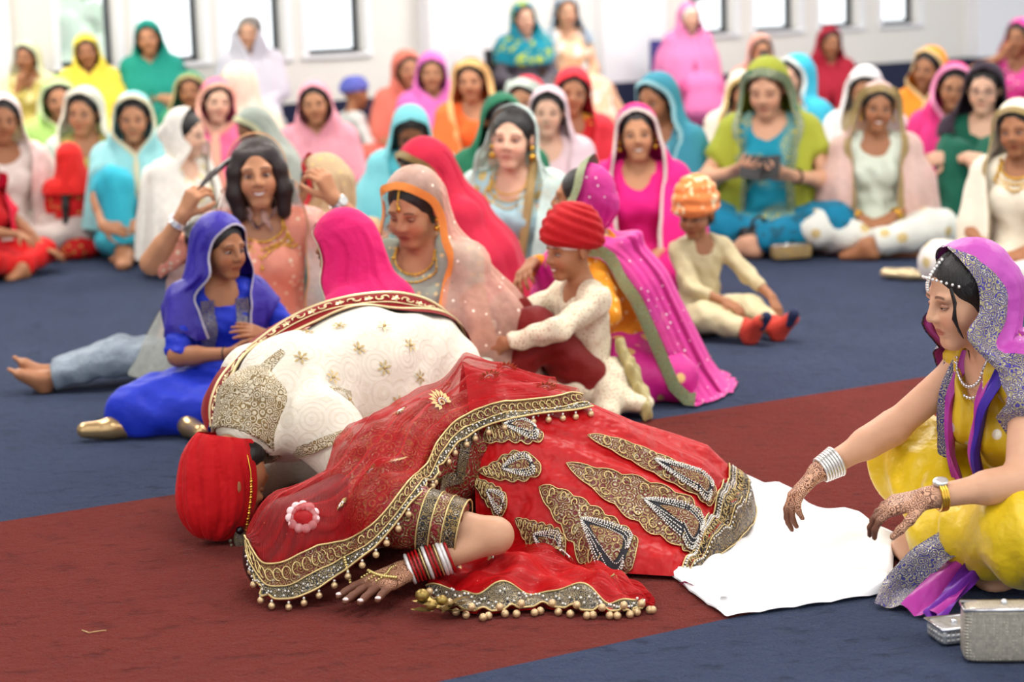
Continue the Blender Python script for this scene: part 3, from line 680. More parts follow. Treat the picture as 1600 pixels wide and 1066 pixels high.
# carpet: blue field with an inlaid red runner, two pieces that meet edge to edge
WT = V(cos(R_(36)), sin(R_(36)), 0); WN = V(-sin(R_(36)), cos(R_(36)), 0); WA = V(-2.86, 14.95, 0)
RA, RB = ground(0, 812), ground(1470, 588); NA, NB = ground(690, 1066), ground(1125, 968)
rd = unit(RB - RA); nd = unit(NB - NA); rd = unit(rd + nd)
far0 = (RA + RB) / 2; near0 = (NA + NB) / 2
quad = lambda p, q, d0, d1: [p + rd * d0, p + rd * d1, q + rd * d1, q + rd * d0]
away = V(-rd[1], rd[0], 0)
def slab(name, pts, z0, z1, mat, kind='structure'):
    n = len(pts); v = [(p[0], p[1], z0) for p in pts] + [(p[0], p[1], z1) for p in pts]
    f = [list(range(n))[::-1], list(range(n, 2 * n))] + [[i, (i + 1) % n, n + (i + 1) % n, n + i] for i in range(n)]
    o = link(name, mesh(name, v, f, False), mat); tag(o, kind=kind); return o
BLUE = carpet_mat('2c3a58', '46567a', 'carpet'); RED = carpet_mat('6e1710', '94301f', 'carpet')
slab('floor', quad(near0, near0 - away * 3.5, -9, 16) , -0.12, 0.0, BLUE)
slab('floor', quad(far0 + away * 22, far0, -14, 22), -0.12, 0.0, BLUE)
run = slab('trim_1', quad(far0, near0, -9, 16), -0.12, 0.0, RED)
# window wall
def wbox(u0, u1, n0, n1, z0, z1):
    c = [WA + WT * u + WN * n for u in (u0, u1) for n in (n0, n1)]
    return [(p[0], p[1], z) for p in c for z in (z0, z1)]
def wmesh(name, boxes, mat, parent=None, kind=None):
    vs_, fs = [], []
    for b in boxes:
        k = len(vs_); vs_ += wbox(*b); fs += [[k + q for q in f] for f in ((0, 1, 3, 2), (4, 6, 7, 5), (0, 4, 5, 1), (2, 3, 7, 6), (0, 2, 6, 4), (1, 5, 7, 3))]
    o = link(name, mesh(name, vs_, fs, False), mat, parent)
    if kind: tag(o, kind=kind)
    return o
def wallmat(c):
    t = NT('painted_wall'); o = t.obj(); t.set(Base_Color=t.mix(t.noise(o, 1.5, 2), lin(c), tuple(x * 0.94 for x in lin(c)[:3]) + (1,)), Roughness=0.7); t.bump(t.noise(o, 120, 2), 0.1, 0.003); return t.m
CREAM, WHITE, NAVY, DARK = wallmat('f0ede6'), wallmat('f6f7fa'), cloth('232845', rough=0.9, sheen=0.3, wr=0.1), plain('3a3d40', 0.4, 0.6, name='window_metal')
wins = [(-0.37, 0.08), (0.24, 0.78), (0.94, 1.48), (1.67, 2.20), (5.55, 6.10), (6.34, 6.89), (7.16, 7.68), (7.97, 8.49)]
SILL, HEAD, DEP = 0.86, 2.35, 0.16
edges = [-7.6] + [e for w in wins for e in w] + [13.0]
boxes = [(-7.6, 13.0, 0, DEP, 0, SILL), (-7.6, 13.0, 0, DEP, HEAD, 3.6)] + [(edges[i], edges[i + 1], 0, DEP, SILL, HEAD) for i in range(0, len(edges), 2)]
wmesh('wall_back', boxes, CREAM, kind='structure')
wmesh('baseboard_back', [(-7.6, 13.0, -0.02, 0, 0, 0.50)], NAVY, kind='structure')
def glassmat():
    t = NT('window_glass'); t.set(Base_Color=(0.9, 1, 0.97, 1), Roughness=0.02, Alpha=0.08); return t.m
GLASS = glassmat()
for i, (a, b) in enumerate(wins):
    w = wmesh('window_%d' % (i + 1), [(a, b, DEP - 0.05, DEP + 0.02, SILL - 0.001, SILL + 0.035), (a, b, DEP - 0.05, DEP + 0.02, HEAD - 0.04, HEAD), (a, a + 0.02, DEP - 0.05, DEP + 0.02, SILL + 0.035, HEAD - 0.04), (b - 0.02, b, DEP - 0.05, DEP + 0.02, SILL + 0.035, HEAD - 0.04)], DARK, kind='structure')
    wmesh('pane', [(a + 0.02, b - 0.02, DEP - 0.02, DEP - 0.012, SILL + 0.035, HEAD - 0.04)], GLASS, w)
    wmesh('sill', [(a - 0.05, b + 0.05, -0.03, DEP - 0.05, SILL - 0.03, SILL)], WHITE, w)
    wmesh('casing', [(a - 0.05, a, -0.012, 0.0, SILL, HEAD + 0.05), (b, b + 0.05, -0.012, 0, SILL, HEAD + 0.05)], WHITE, w)
for i, (a, b) in enumerate([(-1.5, -0.80), (2.70, 3.46), (4.46, 5.16), (9.15, 10.6)]):
    c = wmesh('trim_%d' % (i + 2), [(a, b, -0.16, 0, 0.50, 3.6)], WHITE, kind='structure')
    wmesh('baseboard', [(a, b, -0.18, 0, 0, 0.50)], NAVY, c)
slab('ceiling', [V(-9, -4, 0), V(13.2, -4, 0), WA + WT * 13, WA - WT * 7.6], 3.6, 3.7, WHITE)
slab('wall_left', [V(-9, -4, 0), V(-8.8, -4, 0), V(-8.8, 12, 0), V(-9, 12, 0)], 0, 3.6, CREAM)
slab('wall_right', [V(13, -4, 0), V(13.2, -4, 0), V(13.2, 27, 0), V(13, 27, 0)], 0, 3.6, CREAM)
slab('wall_front', [V(-9, -4.2, 0), V(13.2, -4.2, 0), V(13.2, -4, 0), V(-9, -4, 0)], 0, 3.6, CREAM)
# shrubs outside the glass
def shrub(u, n, z, r, col, label):
    f = Fld(); c = WA + WT * u + WN * n; rr = np.random.RandomState(int(u * 10) + 50)
    for _ in range(12): f.ell(rr.normal(size=3) * V(0.4, 0.4, 0.35) * r + V(0, 0, z), V(0.5, 0.5, 0.45) * r * rr.uniform(0.6, 1.1), None, 0.1)
    f.floor = False; f.noise = folds(0.10, 3, (0.18, 0.5), (1, 1, 1)); P, Q = f.mesh(0.12)
    o = link('shrub', mesh('shrub', P, Q), cloth(col, pat='floral', col2='dfe9d6', sc=7.0, sheen=0.0)); o.location = (c[0], c[1], 0); tag(o, label, 'shrub')
    g = Geo(); g.tube([(0, 0, -0.2), (0.03, 0.02, z * 0.5), (0, 0, z)], 0.07, 8); g.build('trunk', plain('5b4a3a'), o)
shrub(7.6, 3.6, 1.5, 1.0, '6f8076', 'dark grey-green bush outside the window above the crimson shawl')
shrub(6.7, 5.5, 0.6, 0.9, '9fb894', 'pale green bush low outside the window above the raised phone')
shrub(-1.9, 6.5, 1.9, 1.0, 'c3d2c6', 'pale hazy bush outside the window behind the yellow scarf')
shrub(2.6, 6.0, 0.7, 0.7, 'c6d8c2', 'pale green bush outside the window beside the white wall panel')
# ground outside
slab('ground', [WA + WT * u + WN * n for u, n in ((-8, 0.3), (18, 0.3), (18, 14), (-8, 14))], -0.3, -0.2, plain('c9cfc0', 0.9, name='grass_ground'))
# ------------------------------------------------------------------ the seated congregation
Q2 = 1.55
C = cloth
def chair(loc, yaw, label, seat='3a3530', z=0.43, w=0.46):
    o = link('chair', box_mesh([(-w / 2, w / 2, -0.2, 0.24, z - 0.05, z)]), C(seat)); o.location = loc; o.rotation_euler[2] = R_(yaw); tag(o, label, 'chair')
    m = plain('8d8f92', 0.35, 0.8, name='chair_metal')
    link('backrest', box_mesh([(-w / 2, w / 2, 0.26, 0.30, z + 0.08, z + 0.42)]), C(seat), o)
    for sx in (-1, 1):
        for y in (-0.17, 0.27):
            g = Geo(); g.tube([(sx * (w / 2 - 0.03), y, 0), (sx * (w / 2 - 0.03), y, z - 0.05 if y < 0 else z + 0.4)], 0.012, 8); g.build('leg', m, o)
    return o
def sitter(*a, seat=None, **k):
    J = person(*a, pose='chair', q=Q2, **k)
    if seat: l = J['root'].location; J['chair'] = chair((l[0], l[1], 0), J['yaw'], seat[0], seat[1])
    return J
def P_(*a, **k):
    k.setdefault('q', Q2); return person(*a, **k)
S = lambda col, border=None, sh=None, **k: dict(mat=(sheer(col, sh) if sh else C(col)), border=(None if border is None else (zari() if border == 'z' else C(border, metal=0.0))), **k)
GB = zari('b79a58', sc=70)
# along the window wall
sitter('woman in pale olive kurta with a whitish scarf, hand at her chin', px=(42, 64), s=228, yaw=-8, tunic=C('c9b866', pat='floral', col2='e8dca0', sc=12), legs=C('d8cf90'), scarf=S('e9ecc0', sh=0.75, back=14), hands='chin', tone=2, sleeve=0.9, seat=('grey chair under the pale olive kurta', '5b5650'))
sitter('woman wrapped in a bright yellow scarf against the window', px=(131, 54), s=226, yaw=10, tunic=C('f2d23c'), legs=C('f0d860'), scarf=S('f8e04e', closed=True, drop=0.12, flare=1.1), tone=2, seat=('grey chair under the bright yellow scarf', '5b5650'))
sitter('woman in teal green shawl with folded bare forearms', px=(228, 32), s=222, yaw=6, tunic=C('17806f'), legs=C('12695c'), scarf=S('1e9584', closed=True, drop=0.02, flare=1.12), hands='crossed', sleeve=0.3, tone=1, seat=('dark chair under the teal green shawl', '2c3538'))
sitter('grey-haired person in pale lavender clothes before the bright window', px=(389, 24), s=214, yaw=8, female=False, tunic=C('d2cfdb'), legs=C('e6e4ea'), sleeve=0.95, hair='short', haircol='5a544e', scarf=S('d9d6e0', closed=True, drop=0.0, back=75, openk=1.0), tone=0, seat=('white chair under the pale lavender clothes', 'e8e8ea'))
sitter('woman in dark grey with a teal and lime patterned scarf', px=(815, 3), s=200, yaw=16, tunic=C('5c5860'), legs=C('1d1d22'), sleeve=0.95, scarf=dict(mat=C('1490a6', pat='floral', col2='b6c83c', sc=14), closed=True, drop=-0.1, flare=0.8, back=14), tone=4, hair='tied', haircol='3a2415', seat=('black chair under the dark grey clothes', '1d1d22'))
J = sitter('bare-legged woman in a peach floral dress with a grey-blue scarf', px=(884, -8), s=196, yaw=24, tunic=C('efc9a4', pat='floral', col2='f4ece6', sc=12), legs=None, sleeve=0.3, scarf=dict(mat=C('b9c4cc', pat='floral', col2='5c7390', sc=16), drop=-0.2), tone=0, haircol='3a2415', kn=((0.16, -0.42, 0.53), (-0.04, -0.44, 0.52)), an=((0.34, -0.62, 0.09), (0.16, -0.60, 0.09)), seat=('brown chair under the peach floral dress', '7a5a34'))
sitter('old woman in a rose pink shawl and pink shalwar on a chair', px=(1076, 4), s=186, yaw=14, tunic=C('e77ab2'), legs=C('e2609c'), scarf=S('ea86ba', drop=0.1, closed=True, flare=1.12), hands='lap', tone=4, haircol='b9b4ac', seat=('blue chair under the rose pink shawl', '3a3c8c'))
P_('woman with a coral veil holding a black phone before her face', px=(1189, 54), s=186, yaw=2, tunic=C('c23a52', pat='floral', col2='e9c9b0', sc=16), legs=C('b23048'), scarf=S('f0b09a', sh=0.8), hands='phone', tone=1)
P_('person in a crimson shawl and dark cap below the grey window', px=(1298, 42), s=180, yaw=4, tunic=C('a01c30'), legs=C('701428'), scarf=S('aa2036', closed=True, drop=0.08, flare=1.1, back=16), tone=2)
P_('woman in pink at the picture edge raising a hand to her brow', px=(1596, 30), s=196, yaw=-30, tunic=C('e04a9c', pat='dots', col2='e8d8c0', sc=24), legs=C('e04a9c'), scarf=S('e850a4', drop=0.1, back=20), hands='chin', wr=(None, (-0.10, -0.16, 0.62)), hd=(None, (0.5, -0.1, 0.8)), tone=2)
# left block
P_('woman in lime green scarf leaning in behind the mint veil', px=(88, 121), s=254, yaw=22, tunic=C('9fc85c'), legs=C('a9cc70'), scarf=S('b4dc78', 'd6e4b4', closed=True, drop=0.05), tone=1)
P_('woman with a blush white veil cut by the picture edge', px=(4, 148), s=292, yaw=28, tunic=C('e9dcd4'), legs=C('d8c8c0'), scarf=S('efdcd6', sh=0.85, drop=0.18, openk=0.9), hands='knees', tone=2)
P_('woman in pale mint veil with cream edging beside the aqua scarf', px=(132, 137), s=284, yaw=4, tunic=C('c8c070'), legs=C('d4dcc8'), scarf=S('cfe3d8', 'ece6d2', sh=0.85, drop=0.2, bw=0.035), tone=1, lean=2)
P_('woman in aqua scarf hugging a turquoise knee', px=(207, 145), s=296, yaw=12, pose='oneknee2', tunic=C('45bfd2'), legs=C('35b8d0'), scarf=S('a4e2e4', 'e6dcb8', drop=0.02, closed=True), hands='clasp', wr=((0.0, -0.40, 0.20), (-0.20, -0.43, 0.20)), sleeve=0.5, tone=1)
P_('woman in cream with bare dark hair in profile, white veil slipped back', px=(290, 170), s=314, yaw=62, tunic=C('efe8da', pat='floral', col2='e2d29c', sc=22), legs=C('f0dcd8'), hair='bun', scarf=S('f4efe4', sh=0.9, back=42, drop=0.1), hands='lap', sleeve=0.9, tone=4)
P_('woman with green scarf half hidden beyond the cream profile', px=(297, 112), s=230, yaw=-6, tunic=C('1d7c60'), legs=C('1d7c60'), scarf=S('3f9c74', 'cdb67c', drop=0.1), tone=2)
P_('woman in hot pink wrapped scarf with peach edging, facing front', px=(340, 124), s=262, yaw=6, tunic=C('ea5e96'), legs=C('e06090'), scarf=S('f2709c', 'f2b49c', closed=True, drop=0.16, bw=0.03), tone=4)
P_('woman under a grey green gauze veil with cream edging, bent down', px=(385, 170), s=286, yaw=-52, head=(-8, 26, 0), lean=12, tunic=C('e9b8a4'), legs=C('e0b0a0'), scarf=S('a9b4a8', 'e8dfb4', sh=0.75, drop=0.25, bw=0.03), tone=3)
P_('woman veiled in pale cream gauze seen from behind', px=(372, 100), s=254, yaw=-150, tunic=C('f0d6ca'), legs=C('efd8cc'), scarf=S('eadfc8', 'e4b87c', sh=0.8, drop=0.25, flare=1.15), tone=1)
P_('woman in soft rose shawl with an embroidered front, facing forward', px=(488, 127), s=268, yaw=4, tunic=C('e79aa4', pat='floral', col2='edc8b8', sc=10), legs=C('d87c90'), scarf=S('f0a4b2', closed=True, drop=0.06, back=16), tone=1)
P_('little boy in blue head wrap and white kurta turned to the wall', px=(553, 121), s=212, scale=0.8, yaw=120, child=0.8, female=False, tunic=C('e6e8e2'), legs=C('20263c'), sleeve=0.95, hair=None, turban=dict(mat=C('6a74cc'), w=0.95, h=0.8), hands='knees', tone=2)
P_('woman in coral scarf sitting by the white wall panel', px=(632, 79), s=214, yaw=8, tunic=C('e8705e'), legs=C('e07060'), scarf=S('ee8470', closed=True, drop=0.1, back=10), tone=1)
P_('woman in bright orchid pink scarf beside the coral scarf', px=(674, 82), s=222, yaw=12, tunic=C('ea3fae', pat='dots', col2='f0b0d8', sc=26), legs=C('ea3fae'), scarf=S('f27ccc', drop=0.12, closed=True, back=8), tone=1)
P_('woman in vivid orange scarf with gold edge', px=(735, 92), s=246, yaw=6, tunic=C('f26a2c'), legs=C('ee6228'), scarf=S('f57a3c', 'e8bc7c', drop=0.15, bw=0.045), tone=1)
P_('woman bowing her head under a plain aqua veil', px=(641, 171), s=316, yaw=4, head=(0, 34, 0), lean=8, tunic=C('5cc4d2'), legs=C('5cc4d2'), scarf=S('86dae2', drop=0.3, flare=1.15), tone=3)
P_('woman in dark green scarf behind the pale blue dress', px=(786, 147), s=326, yaw=8, tunic=C('1f6a4a'), legs=C('1f6a4a'), scarf=S('2a7a58', drop=0.2), tone=2)
P_('woman with white and red banded veil in the middle row', px=(822, 120), s=288, yaw=-24, tunic=C('c8283c'), legs=C('c8283c'), scarf=S('d8344c', 'dfeadc', drop=0.15, bw=0.05), tone=1)
P_('woman in pale blush pink veil with bare parted hair', px=(857, 136), s=306, yaw=-4, tunic=C('f0d2d8'), legs=C('f0d2d8'), scarf=S('f6dce4', drop=0.3, back=20, flare=1.1), tone=4)
P_('woman in bright red scarf with an embroidered red front', px=(898, 106), s=276, yaw=-2, tunic=C('e22c34', pat='floral', col2='e2a83c', sc=9), legs=C('e22c34'), scarf=S('ec3846', drop=0.2, flare=1.05), tone=1)
P_('smiling woman in magenta scarf with grey lace edge and gold earrings', px=(992, 164), s=352, yaw=-6, smile=1, kn=((0.20, -0.30, 0.14), (-0.20, -0.30, 0.14)), tunic=C('e0187c'), legs=C('e0187c'), scarf=S('ea2486', 'd8c8c0', drop=0.25, flare=1.12, bw=0.02, openk=0.85), tone=1)
P_('woman in grey blue veil and teal dress looking down', px=(1024, 115), s=300, yaw=-30, head=(-10, 12, 0), tunic=C('4f9db0', pat='dots', col2='c8d8d0', sc=24), legs=C('1f86a8'), scarf=S('3f96ac', '9cd0d8', drop=0.0, back=10), sleeve=0.35, tone=2)
P_('woman in cream with a gold ornament behind the lime veil', px=(1160, 112), s=256, yaw=2, tunic=C('e2d8c0'), legs=C('3a3a9c'), scarf=S('ece4d0', GB and 'e0c070', drop=0.2), tone=1)
JB = P_('brown-haired woman in lime veil and teal dress reading a booklet', px=(1196, 93), s=308, yaw=-14, head=(-6, 20, 0), haircol='4a2c1c', tunic=cloth('1690aa', pat='brocade', col2='c4c070', sc=22), legs=C('0f7fa4', pat='floral', col2='1a5f78', sc=18), scarf=dict(mat=C('a8b03a'), border=zari('3a7a5a', 'e0dcae', 'f4f4e4', 40), drop=0.25, bw=0.04, back=4), hands='read', sleeve=0.12, tone=0, lid=-0.002)
P_('woman under a long turquoise veil with white edge, in profile', px=(1246, 86), s=254, yaw=-52, tunic=C('2fb0cc'), legs=C('2fb0cc'), scarf=S('43c0dc', 'e4ece8', drop=0.35, flare=1.15), tone=4)
P_('woman in white veil looking down behind the pale rose veil', px=(1352, 105), s=276, yaw=-12, head=(0, 16, 0), tunic=C('d9c49c'), legs=C('d9c49c'), scarf=S('edeff0', 'ffffff', drop=0.12, bw=0.03), tone=1)
J42 = P_('smiling woman in pale rose gold-edged veil sitting cross-legged in mint white', px=(1374, 129), s=312, yaw=-8, head=(4, 3, 4), smile=1, tunic=C('d8e2d0'), legs=C('e6eae0', pat='dots', col2='d8c48c', sc=9), scarf=dict(mat=sheer('e9c3b8', 0.72), border=GB, drop=0.28, bw=0.045, flare=1.16, back=6), hands='lap', tone=2, q=1.0, sleeve=0.5)
P_('woman in marigold orange turned aside by the navy skirting', px=(1456, 74), s=244, yaw=-26, tunic=C('f09020'), legs=C('f09020'), scarf=S('f4982c', 'e8c890', drop=0.12, back=20, closed=True), tone=2)
P_('girl with glasses in hot pink scarf and pale pink top', px=(1494, 99), s=280, yaw=-20, tunic=C('f0dcd6'), legs=C('eeeae2'), sleeve=0.95, scarf=S('ee3b8c', 'f59ac4', drop=0.02, closed=True, bw=0.03), tone=1, extra='glasses')
P_('woman with glasses in deep green shawl and black hood, arms crossed', px=(1540, 99), s=296, yaw=-22, pose='kneesup', tunic=C('125c48'), legs=C('15604c'), scarf=dict(mat=C('2b1a2c'), drop=-0.2), hands='clasp', wr=((-0.12, -0.36, 0.43), (-0.02, -0.42, 0.43)), sleeve=0.55, tone=4, extra='glasses')
P_('woman in cream shawl at the picture edge with a gold necklace', px=(1588, 157), s=358, yaw=-28, tunic=C('efe6d0'), legs=C('ece8e0', pat='dots', col2='d8c890', sc=10), scarf=dict(mat=C('f1ead6'), border=GB, drop=0.15, back=8, bw=0.03), hands='lap', sleeve=0.1, tone=2, lean=2)
P_('child in red headscarf and red kurta seen from behind, black plait', px=(106, 224), s=292, yaw=172, child=0.3, scale=0.8, hair='braid', tunic=C('d81e22', pat='dots', col2='d8b060', sc=20), legs=C('e8d0b0', pat='floral', col2='c83030', sc=14), scarf=S('e0231f', drop=-0.22, fold=0.003), tone=2)
P_('dark-haired woman in red resting a wrist on her bent red knee', px=(-26, 238), s=312, yaw=66, tunic=C('c4141c'), legs=C('dc1c1c'), hair='long', scarf=S('e2143a', back=60, drop=0.0), hands='knees', wr=((0.26, -0.36, 0.16), (-0.10, -0.42, 0.32)), tone=2, sleeve=0.3)
# ------------------------------------------------------------------ jewellery and small things worn or held
GOLDM = plain('e0b24a', 0.28, 1.0, name='gold'); SILVM = plain('d8d8dc', 0.22, 1.0, name='silver')
PEARL = plain('f0e2c8', 0.25, 0.35, name='pearl'); BLACK = plain('0c0c0e', 0.35, name='black_plastic')
def necklace(J, r=0.075, z=0.455, drop=0.055, n=34, bead=0.005, mat=None, rows=1, nm='necklace'):
    g = Geo(); cf = Fld(); cf.extend(J['tor'].copy(0.013))
    for k in range(rows):
        pts = []
        for i in range(n + 1):
            a = pi * (0.12 + 1.76 * i / n) ; f = (1 - cos(a)) / 2   # 1 at the front
            pts.append(J['T'](-(r + 0.012 * k * f) * sin(a), 0.012 + r * 0.9 * cos(a) - 0.015 * f, z + 0.02 - (drop + 0.028 * k) * f ** 2))
        pts = cf.push(np.array(pts), bead * 0.6, 2)
        g.tube(pts, bead * 0.45, 5)
        for p in pts[::1]: g.ball(p, bead, 6, 4)
    return g.build(nm, mat or GOLDM, J['root'])
def earrings(J, mat=None, big=1.0):
    for sx in (-1, 1):
        g = Geo(); p = J['hc'] + J['Mh'] @ (J['hs'] * V(sx * 0.083, 0.0, -0.034)); g.ball(p, 0.007 * big, 8, 6); g.ball(p + V(0, 0, -0.022 * big), 0.011 * big, 8, 6, (1, 1, 0.8)); g.tube([p, p + V(0, 0, -0.02 * big)], 0.002, 5)
        g.build('earring', mat or GOLDM, J['root'])
def glasses(J, mat=None):
    g = Geo(); P = lambda x, y, z: J['hc'] + J['Mh'] @ (J['hs'] * V(x, y, z))
    for sx in (-1, 1):
        g.tube([P(sx * 0.033 + 0.023 * cos(a), -0.099 - 0.004 * abs(cos(a)), 0.002 + 0.017 * sin(a)) for a in np.linspace(0, 2 * pi, 18)[:-1]], 0.0016, 5, True)
        g.tube([P(sx * 0.056, -0.097, 0.006), P(sx * 0.076, -0.05, 0.008), P(sx * 0.083, 0.01, 0.004)], 0.0016, 5)
    g.tube([P(-0.010, -0.101, 0.004), P(0, -0.108, 0.007), P(0.010, -0.101, 0.004)], 0.0016, 5)
    return g.build('eyeglasses', mat or BLACK, J['root'])
def bangle(g, w, ax, r, th, seg=24, wide=1.0):
    ax = unit(ax); a = unit(np.cross(ax, V(0.3, 0.2, 0.9))); b = np.cross(ax, a)
    g.tube([w + r * (cos(t) * a + sin(t) * b) for t in np.linspace(0, 2 * pi, seg + 1)[:-1]], th, 6, True)
def bracelet(J, i, back=0.03, r=0.031, n=1, th=0.004, mat=None, nm='bangle', step=0.007):
    w, d, (e, w2) = J['wr'][i]; ax = unit(e - w2)
    for k in range(n):
        g = Geo(); bangle(g, w2 + ax * (back + step * k), ax, r + 0.0012 * k, th); g.build(nm, mat or GOLDM, J['root'])
def watch(J, i, back=0.035, mat=None, r=0.031):
    w, d, (e, w2) = J['wr'][i]; ax = unit(e - w2); c = w2 + ax * back; g = Geo(); 
    for k in (-1, 0, 1): bangle(g, c + ax * 0.006 * k, ax, r, 0.0045)
    o = g.build('wristwatch', mat or GOLDM, J['root']); nb = unit(np.cross(ax, np.cross(J['wrn'][i], ax)))
    g = Geo(); g.ball(c + nb * (r + 0.003), 0.019, 18, 6, (1, 1, 1)); v = np.concatenate(g.v) - c; h = v @ nb; v = v - np.outer(h - np.clip(h, r - 0.004, r + 0.007), nb)
    link('watch_face', mesh('watch_face', v + c, np.concatenate(g.f)), plain('e9ece8', 0.15, 0.6, name='dial'), o)
def phone(J, label):
    a, b = J['wr'][0], J['wr'][1]; p = (a[0] + a[1] * 0.09 + b[0] + b[1] * 0.09) / 2; p = J['W'](p); s = J['sc']
    o = link('phone', box_mesh([(-0.038, 0.038, -0.005, 0.005, -0.075, 0.075)]), BLACK); o.location = p; o.rotation_euler = (R_(-12), 0, R_(J['yaw'])); tag(o, label, 'phone')
    g = Geo(); g.ball((0.022, -0.006, 0.058), 0.006, 8, 6); g.build('camera_lens', plain('2a2c34', 0.1), o); return o
phone([j for j in ALL if 'black phone' in j['root']['label']][0], 'black phone held up by the woman with the coral veil')
for j in ALL:
    if 'glasses' in j['root']['label']: glasses(j)
# booklet of the woman in the lime veil
def booklet(J):
    a, b = J['wr'][0], J['wr'][1]; p = J['W']((a[0] + a[1] * 0.10 + b[0] + b[1] * 0.10) / 2 + V(0, -0.01, 0.02))
    v = [(-0.10, -0.02, 0.055), (-0.10, 0.0, -0.06), (0, 0.03, -0.06), (0, 0.02, 0.07), (0.10, -0.02, 0.055), (0.10, 0.0, -0.06)]
    th = V(0, 0.006, 0.0); v2 = [np.array(q) + th for q in v]
    f = [[0, 1, 2, 3], [3, 2, 5, 4], [9, 8, 7, 6], [10, 11, 8, 9], [0, 3, 9, 6], [3, 4, 10, 9], [1, 7, 8, 2], [2, 8, 11, 5], [0, 6, 7, 1], [4, 5, 11, 10]]
    o = link('booklet', mesh('booklet', v + v2, f, False), plain('101014', 0.5, name='black_cover')); o.location = p; o.rotation_euler = (R_(-35), 0, R_(J['yaw'] - 8)); tag(o, 'open black booklet held by the woman in the lime veil', 'booklet')
booklet(JB); bracelet(JB, 0, 0.03, 0.032, 1, 0.006, plain('3a2418', 0.5), 'bracelet')
earrings([j for j in ALL if 'grey lace edge' in j['root']['label']][0], big=1.4)
necklace([j for j in ALL if 'with a gold necklace' in j['root']['label']][0], drop=0.07, rows=3, bead=0.008)
earrings(J42); bracelet(J42, 0, 0.03, 0.031, 3); bracelet(J42, 1, 0.03, 0.031, 3)
# ------------------------------------------------------------------ nearer people
J = P_('woman bowed under a crimson veil with gold edge, its end over her back', px=(648, 221), s=400, yaw=-58, head=(0, 26, 0), lean=14, tunic=cloth('7a1424', pat='floral', col2='c8364c', sc=20), legs=C('b01c38'), scarf=dict(mat=C('c42040'), border=GB, drop=0.30, flare=1.28, bw=0.03, back=12), tone=2, q=1.0, hands='lap')
P_('woman in red and gold edged veil and teal brocade, face hidden', px=(497, 243), s=412, yaw=-104, lean=10, head=(0, 14, 0), scale=0.85, tunic=cloth('4aa4a4', pat='brocade', col2='c8a060', sc=18), legs=C('4aa4a4'), scarf=dict(mat=cloth('c2a884', pat='dots', sc=24), border=C('c4202c'), drop=-0.2, bw=0.04, back=26), tone=2, sleeve=0.9, q=1.1)
J27 = person('smiling woman in peach lifting her sheer pink veil with both hands', px=(396, 214), s=432, yaw=4, head=(2, 2, -4), smile=1, q=0.85, hair='bob', haircol='140806', tunic=cloth('ee9c84', pat='dots', col2='f4dcc0', sc=32), legs=C('f0b8a8'), sleeve=0.5,
             wr=((0.26, -0.14, 0.66), (-0.27, -0.16, 0.62)), hd=((-0.35, -0.25, 0.9), (0.45, -0.2, 0.85)), hn=((0.6, -0.7, 0.2), (-0.6, -0.7, 0.2)), elb=((1, 0.1, -0.7), (-1, 0.1, -0.8)), curl=58, kn=((0.20, -0.32, 0.14), (-0.16, -0.33, 0.14)), scarf=dict(mat=sheer('f6cdc4', 0.42, 'dots'), border=C('b88458'), bw=0.008, back=52, openk=1.25, drop=0.3, flare=1.25), tone=1, hands='lap')
g = Geo(); hP = lambda x, y, z: J27['hc'] + J27['Mh'] @ V(x, y, z); w27 = J27['wr'][1]; hand27 = w27[0] + w27[1] * 0.085
for k in range(5): g.tube([hP(-0.045, -0.03 + 0.012 * k, 0.085), hP(-0.105, -0.03 + 0.01 * k, 0.055), (hP(-0.105, -0.03, 0.055) + hand27) / 2 + V(0, 0.004 * k, 0.004 * k), hand27 + V(0, 0.003 * k, 0.0)], 0.0055, 5, taper=[1.4, 1.5, 1.0, 0.7])
g.build('hair_strand', hairmat('140806'), J27['root'])
necklace(J27, drop=0.08, rows=4, bead=0.006, r=0.08); watch(J27, 0, mat=SILVM, back=0.03); bracelet(J27, 1, 0.03, 0.031, 3, 0.004, SILVM); earrings(J27)
J31 = person('woman with parted dark hair and pink lips in mint veil and pale blue dress', px=(803, 166), s=376, yaw=-16, head=(2, 2, 3), q=0.9, hair='bun', tunic=cloth('a5cbd4', pat='brocade', col2='c8b478', sc=14), legs=C('8fc4d4'), sleeve=0.5, scarf=dict(mat=sheer('d6ebe4', 0.62), border=None, back=44, drop=0.28, flare=1.22, openk=1.1), tone=4, hands='lap')
necklace(J31, drop=0.06, rows=3, bead=0.005); earrings(J31, big=1.6)
g = Geo(); T = J31['T']; cf31 = J31['tor'].copy(0.02); pts = np.array([T(0.085, 0.02, 0.56), T(0.095, -0.05, 0.46), T(0.085, -0.12, 0.36), T(0.07, -0.15, 0.24), T(0.05, -0.17, 0.12)]); pts = cf31.push(pts, 0.012, 2)
for k in range(4): g.tube(pts + V(0.008 * cos(k * 1.6), 0, 0.008 * sin(k * 1.6)) * 1.2, 0.010, 6)
g.build('tassel_plait', zari('c8a464', 'e2c890', 'd8b878', 120), J31['root'])
J29 = person('girl seen from the side under a plain magenta scarf with cream lace edge', px=(524, 331), s=520, yaw=-112, scale=0.9, head=(-6, 22, 0), lean=10, q=0.9, child=0.2, tunic=C('d81c68'), legs=None, pz=0.14, sleeve=0.9, scarf=dict(mat=C('e01a6c', wr=0.5), border=cloth('eadcc0', pat='dots', sc=90), drop=0.3, flare=1.2, bw=0.012, fold=0.009, openk=0.95), tone=2, hands='lap')
